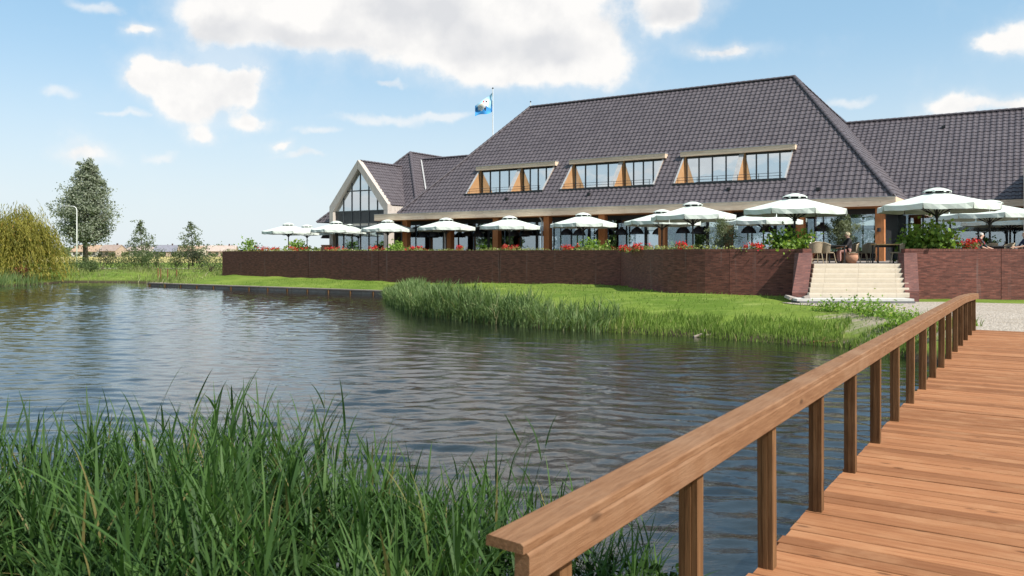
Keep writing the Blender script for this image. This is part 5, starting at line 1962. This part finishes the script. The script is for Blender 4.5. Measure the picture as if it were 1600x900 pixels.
# far bank at the left: rough grasses
q = np.c_[rng.uniform(-60, -24, 15000), rng.uniform(58, 92, 15000)]
sd_ = pond_sd(q)
q = q[(sd_ > -.2) & (sd_ < 22)]
tag(link('rough_grass', blades('rough_grass', np.c_[q, np.maximum(ground_z(q), -.05)], rng.uniform(.08, .42, len(q)) * (0.5 + 1.0 * (np.sin(q[:, 0] * .9 + 2 * np.sin(q[:, 1] * .5)) > .1)), .06, rng.uniform(.3, .8, len(q)), M_rough)), 'rough grass and weeds on the far bank by the willow', 'grass', kind='stuff')
q, s = shore_points([(-47, 58), (-44, 60), (-38.5, 61), (-38.0, 66)], 900, -.4, 1.6)
tag(link('reed_bed', blades('reed_bed', np.c_[q, np.maximum(ground_z(q), -.05)], rng.uniform(.6, 1.2, len(q)), .05, rng.uniform(.1, .4, len(q)), M_reedB)), 'reeds at the foot of the weeping willow', 'reeds', kind='stuff')
# weeds sprawling on the gravel edge
for i, (px, d, rx, rz, lab) in enumerate([(1335, 25.6, .75, .20, 'weed tuft on the sandy verge closest to the steps'), (1362, 24.6, .8, .22, 'spreading weed tuft on the sandy verge beside the handrail'), (1392, 23.4, .7, .2, 'weed tuft close behind the handrail on the gravel edge'), (1408, 21.6, .5, .18, 'small weed tuft at the bridge end of the sandy verge'), (1296, 26.6, .6, .14, 'low weed tuft where the lawn thins out before the steps')]):
    bush('weed_tuft', gat(px, d), rx, rz, lab, M_shrub, 420, .10, 'weed', 'weed tufts on the sandy verge', 9, 500 + i, 3)
# debris at the waterline
for i, (px, d, rz, lab) in enumerate([(1103, 24.4, 20, 'bleached driftwood lying at the reed edge'), (1285, 22.3, -30, 'dark driftwood stuck in the bank below the steps')]):
    o = MB().tube([(-.6, 0, .02), (-.2, .05, .1), (.15, .0, .06), (.5, .1, .16)], [.05, .06, .05, .02], 6).tube([(-.1, .03, .08), (.1, .25, .3)], [.035, .01], 5).build('driftwood', M_quay if i == 0 else M_post)
    o.location = at(px, d, .0)
    o.rotation_euler = (0, 0, R(rz))
    o.scale = (.7, .7, .7)
    tag(o, lab, 'driftwood')


def reed_stems(name, roots, heights, mat, seed, label, kind='stuff', leafL=0.42, leafW=0.022):
    """upright stems with long arching blade leaves set alternately"""
    rnd = random.Random(seed)
    vs, fs = [], []
    for (x, y, z), H in zip(roots, heights):
        lx, ly = rnd.gauss(.06, .10), rnd.gauss(0, .08)
        nl = rnd.randint(6, 9)

        def sp(f): return Vector((x + lx * H * f * f, y + ly * H * f * f, z + H * f))
        # stem: thin three-sided
        b = len(vs)
        for k in range(5):
            p = sp(k / 4 * .93)
            r_ = .0052 * (1 - .7 * k / 4)
            for j in range(3): vs.append((p.x + r_ * math.cos(j * 2.1), p.y + r_ * math.sin(j * 2.1), p.z))
        for k in range(4):
            for j in range(3): fs.append((b + k * 3 + j, b + k * 3 + (j + 1) % 3, b + k * 3 + 3 + (j + 1) % 3, b + k * 3 + 3 + j))
        a0 = rnd.uniform(0, 6.28)
        for i in range(nl):
            f = 0.22 + .76 * (i + rnd.random() * .6) / nl
            p = sp(f * .93)
            a = a0 + math.pi * (i % 2) + rnd.gauss(0, .55)
            L = leafL * rnd.uniform(.65, 1.3) * (1 - .25 * abs(f - .55))
            wd = leafW * rnd.uniform(.7, 1.35)
            el0 = R(rnd.uniform(38, 80) + 8 * f)
            curl = R(rnd.uniform(15, 95)) * (1.15 - .75 * f)
            d = Vector((math.cos(a), math.sin(a), 0))
            side0 = Vector((-math.sin(a), math.cos(a), 0))
            tw = rnd.gauss(0, .5)
            b = len(vs)
            q = p.copy()
            ns = 6
            for k in range(ns + 1):
                g = k / ns
                ang = el0 - curl * g ** 1.4
                side = (side0 * math.cos(tw * g) + Vector((0, 0, 1)) * math.sin(tw * g)).normalized()
                w = wd * (1 - g) ** .65 * min(1, .45 + g * 3.2) + .0006
                vs.append(tuple(q - side * w / 2))
                vs.append(tuple(q + side * w / 2))
                q = q + (d * math.cos(ang) + Vector((0, 0, 1)) * math.sin(ang)) * (L / ns)
            for k in range(ns): fs.append((b + 2 * k, b + 2 * k + 1, b + 2 * k + 3, b + 2 * k + 2))
    me = np_mesh(name, np.array(vs), np.array(fs), mat)
    o = link(name, me)
    return o


rq, rs_ = shore_points(far_sh[:7], 1400, -0.45, 1.25)
rr_ = random.Random(12)
fr, fh = [], []
for (x_, y_), s_ in zip(rq, rs_):
    c_ = 0.5 + 0.5 * math.sin(x_ * 2.1 + 1.3 * math.sin(y_ * 1.4))
    if s_ > .8 and rr_.random() < (s_ - .8) * 4: continue
    fr.append((x_, y_, max(gz(x_, y_), -.1)))
    fh.append(rr_.uniform(.6, 1.05) * (0.75 + .4 * c_) * float(np.interp(s_, [0, .12, .3, .55, .75, 1], [.25, .5, .8, 1.05, 1.1, .5])))
o = reed_stems('reed_bed', fr, fh, M_reedB, 17, '', leafL=.5, leafW=.034)
tag(o, 'leafy reed stems standing at the water edge before the lawn', 'reeds', kind='stuff')


def near_top(px):
    """height of the reed canopy above water along the near bank"""
    return float(np.interp(px, [-400, 0, 100, 200, 340, 450, 600, 700, 800, 900, 1060], [1.20, 1.26, 1.36, 1.46, 1.48, 1.40, 1.16, 1.00, 0.84, 0.70, 0.55]))


rnd = random.Random(77)
roots, hts = [], []
while len(roots) < 1120:
    d = rnd.uniform(2.9, 6.3)
    px = rnd.uniform(-330, 1035)
    if px > 840 and d < 4.6: continue
    if rnd.random() < max(0, (px - 560)) / 900: continue
    p = at(px, d)
    sd1 = float(pond_sd([(p.x, p.y)])[0])
    if sd1 < -.75 or p.x + 1.58 - .65 * d > -.18: continue
    z = max(gz(p.x, p.y), -.15)
    top = near_top(px) * rnd.uniform(.66, 1.04) + (rnd.uniform(.05, .28) if rnd.random() < .13 else 0)
    top *= 0.93 + 0.16 * math.sin(px * .023 + d) * math.sin(px * .0087 + 2 * d)
    if d < 4.0: top = min(top, EYE - 285 * d / F - rnd.random() * .35)
    if top - z < .35: continue
    roots.append((p.x, p.y, z))
    hts.append(top - z)
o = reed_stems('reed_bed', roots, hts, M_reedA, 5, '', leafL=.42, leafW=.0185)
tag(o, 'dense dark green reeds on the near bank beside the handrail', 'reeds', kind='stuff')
tall = [(338, 5.2, 612, 'tallest reed stem rising out of the near reeds'), (216, 5.4, 625, 'tall reed stem with a folded leaf over the near reeds'), (772, 6.2, 622, 'lone thin reed stem over the water close to the handrail'),
        (812, 6.1, 628, 'lone bent reed stem nearest the handrail over the water'), (468, 5.3, 645, 'tall upright reed stem midway in the near reeds'), (640, 5.6, 690, 'reed stem where the near reeds thin out'), (690, 5.5, 700, 'reed stem between the thinning reeds and the lone stems'), (150, 5.2, 660, 'tall spear-like reed stem towards the open water')]
for i, (px, d, yt, lab) in enumerate(tall):
    p = at(px, d)
    z = max(gz(p.x, p.y), -.1)
    o = reed_stems('reed_stem', [(0, 0, 0)], [EYE - (yt - 396) * d / F - z - .12], M_reedA, 900 + i, lab, leafL=.36)
    o.location = (p.x, p.y, z)
    tag(o, lab, 'reed', 'single reed stems on the near bank')
# broad-leaved weeds under the reeds
C, Dr = [], []
for i in range(21000):
    d = rnd.uniform(2.0, 5.4)
    px = rnd.uniform(-420, 1080)
    p = at(px, d)
    if p.x + 1.58 - .65 * d > -.14: continue
    sd1 = (d - 5.8)
    z0 = max(gz(p.x, p.y), -.05) if i % 3 == 0 else (0.62 if d < 4 else .3)
    zt = min(near_top(px) * .86, EYE - 372 * d / F) if px < 700 else min(near_top(px) * .8, EYE - 420 * d / F)
    if zt < z0: continue
    zz = z0 + (zt - z0) * rnd.random() ** .6
    C.append((p.x, p.y, zz))
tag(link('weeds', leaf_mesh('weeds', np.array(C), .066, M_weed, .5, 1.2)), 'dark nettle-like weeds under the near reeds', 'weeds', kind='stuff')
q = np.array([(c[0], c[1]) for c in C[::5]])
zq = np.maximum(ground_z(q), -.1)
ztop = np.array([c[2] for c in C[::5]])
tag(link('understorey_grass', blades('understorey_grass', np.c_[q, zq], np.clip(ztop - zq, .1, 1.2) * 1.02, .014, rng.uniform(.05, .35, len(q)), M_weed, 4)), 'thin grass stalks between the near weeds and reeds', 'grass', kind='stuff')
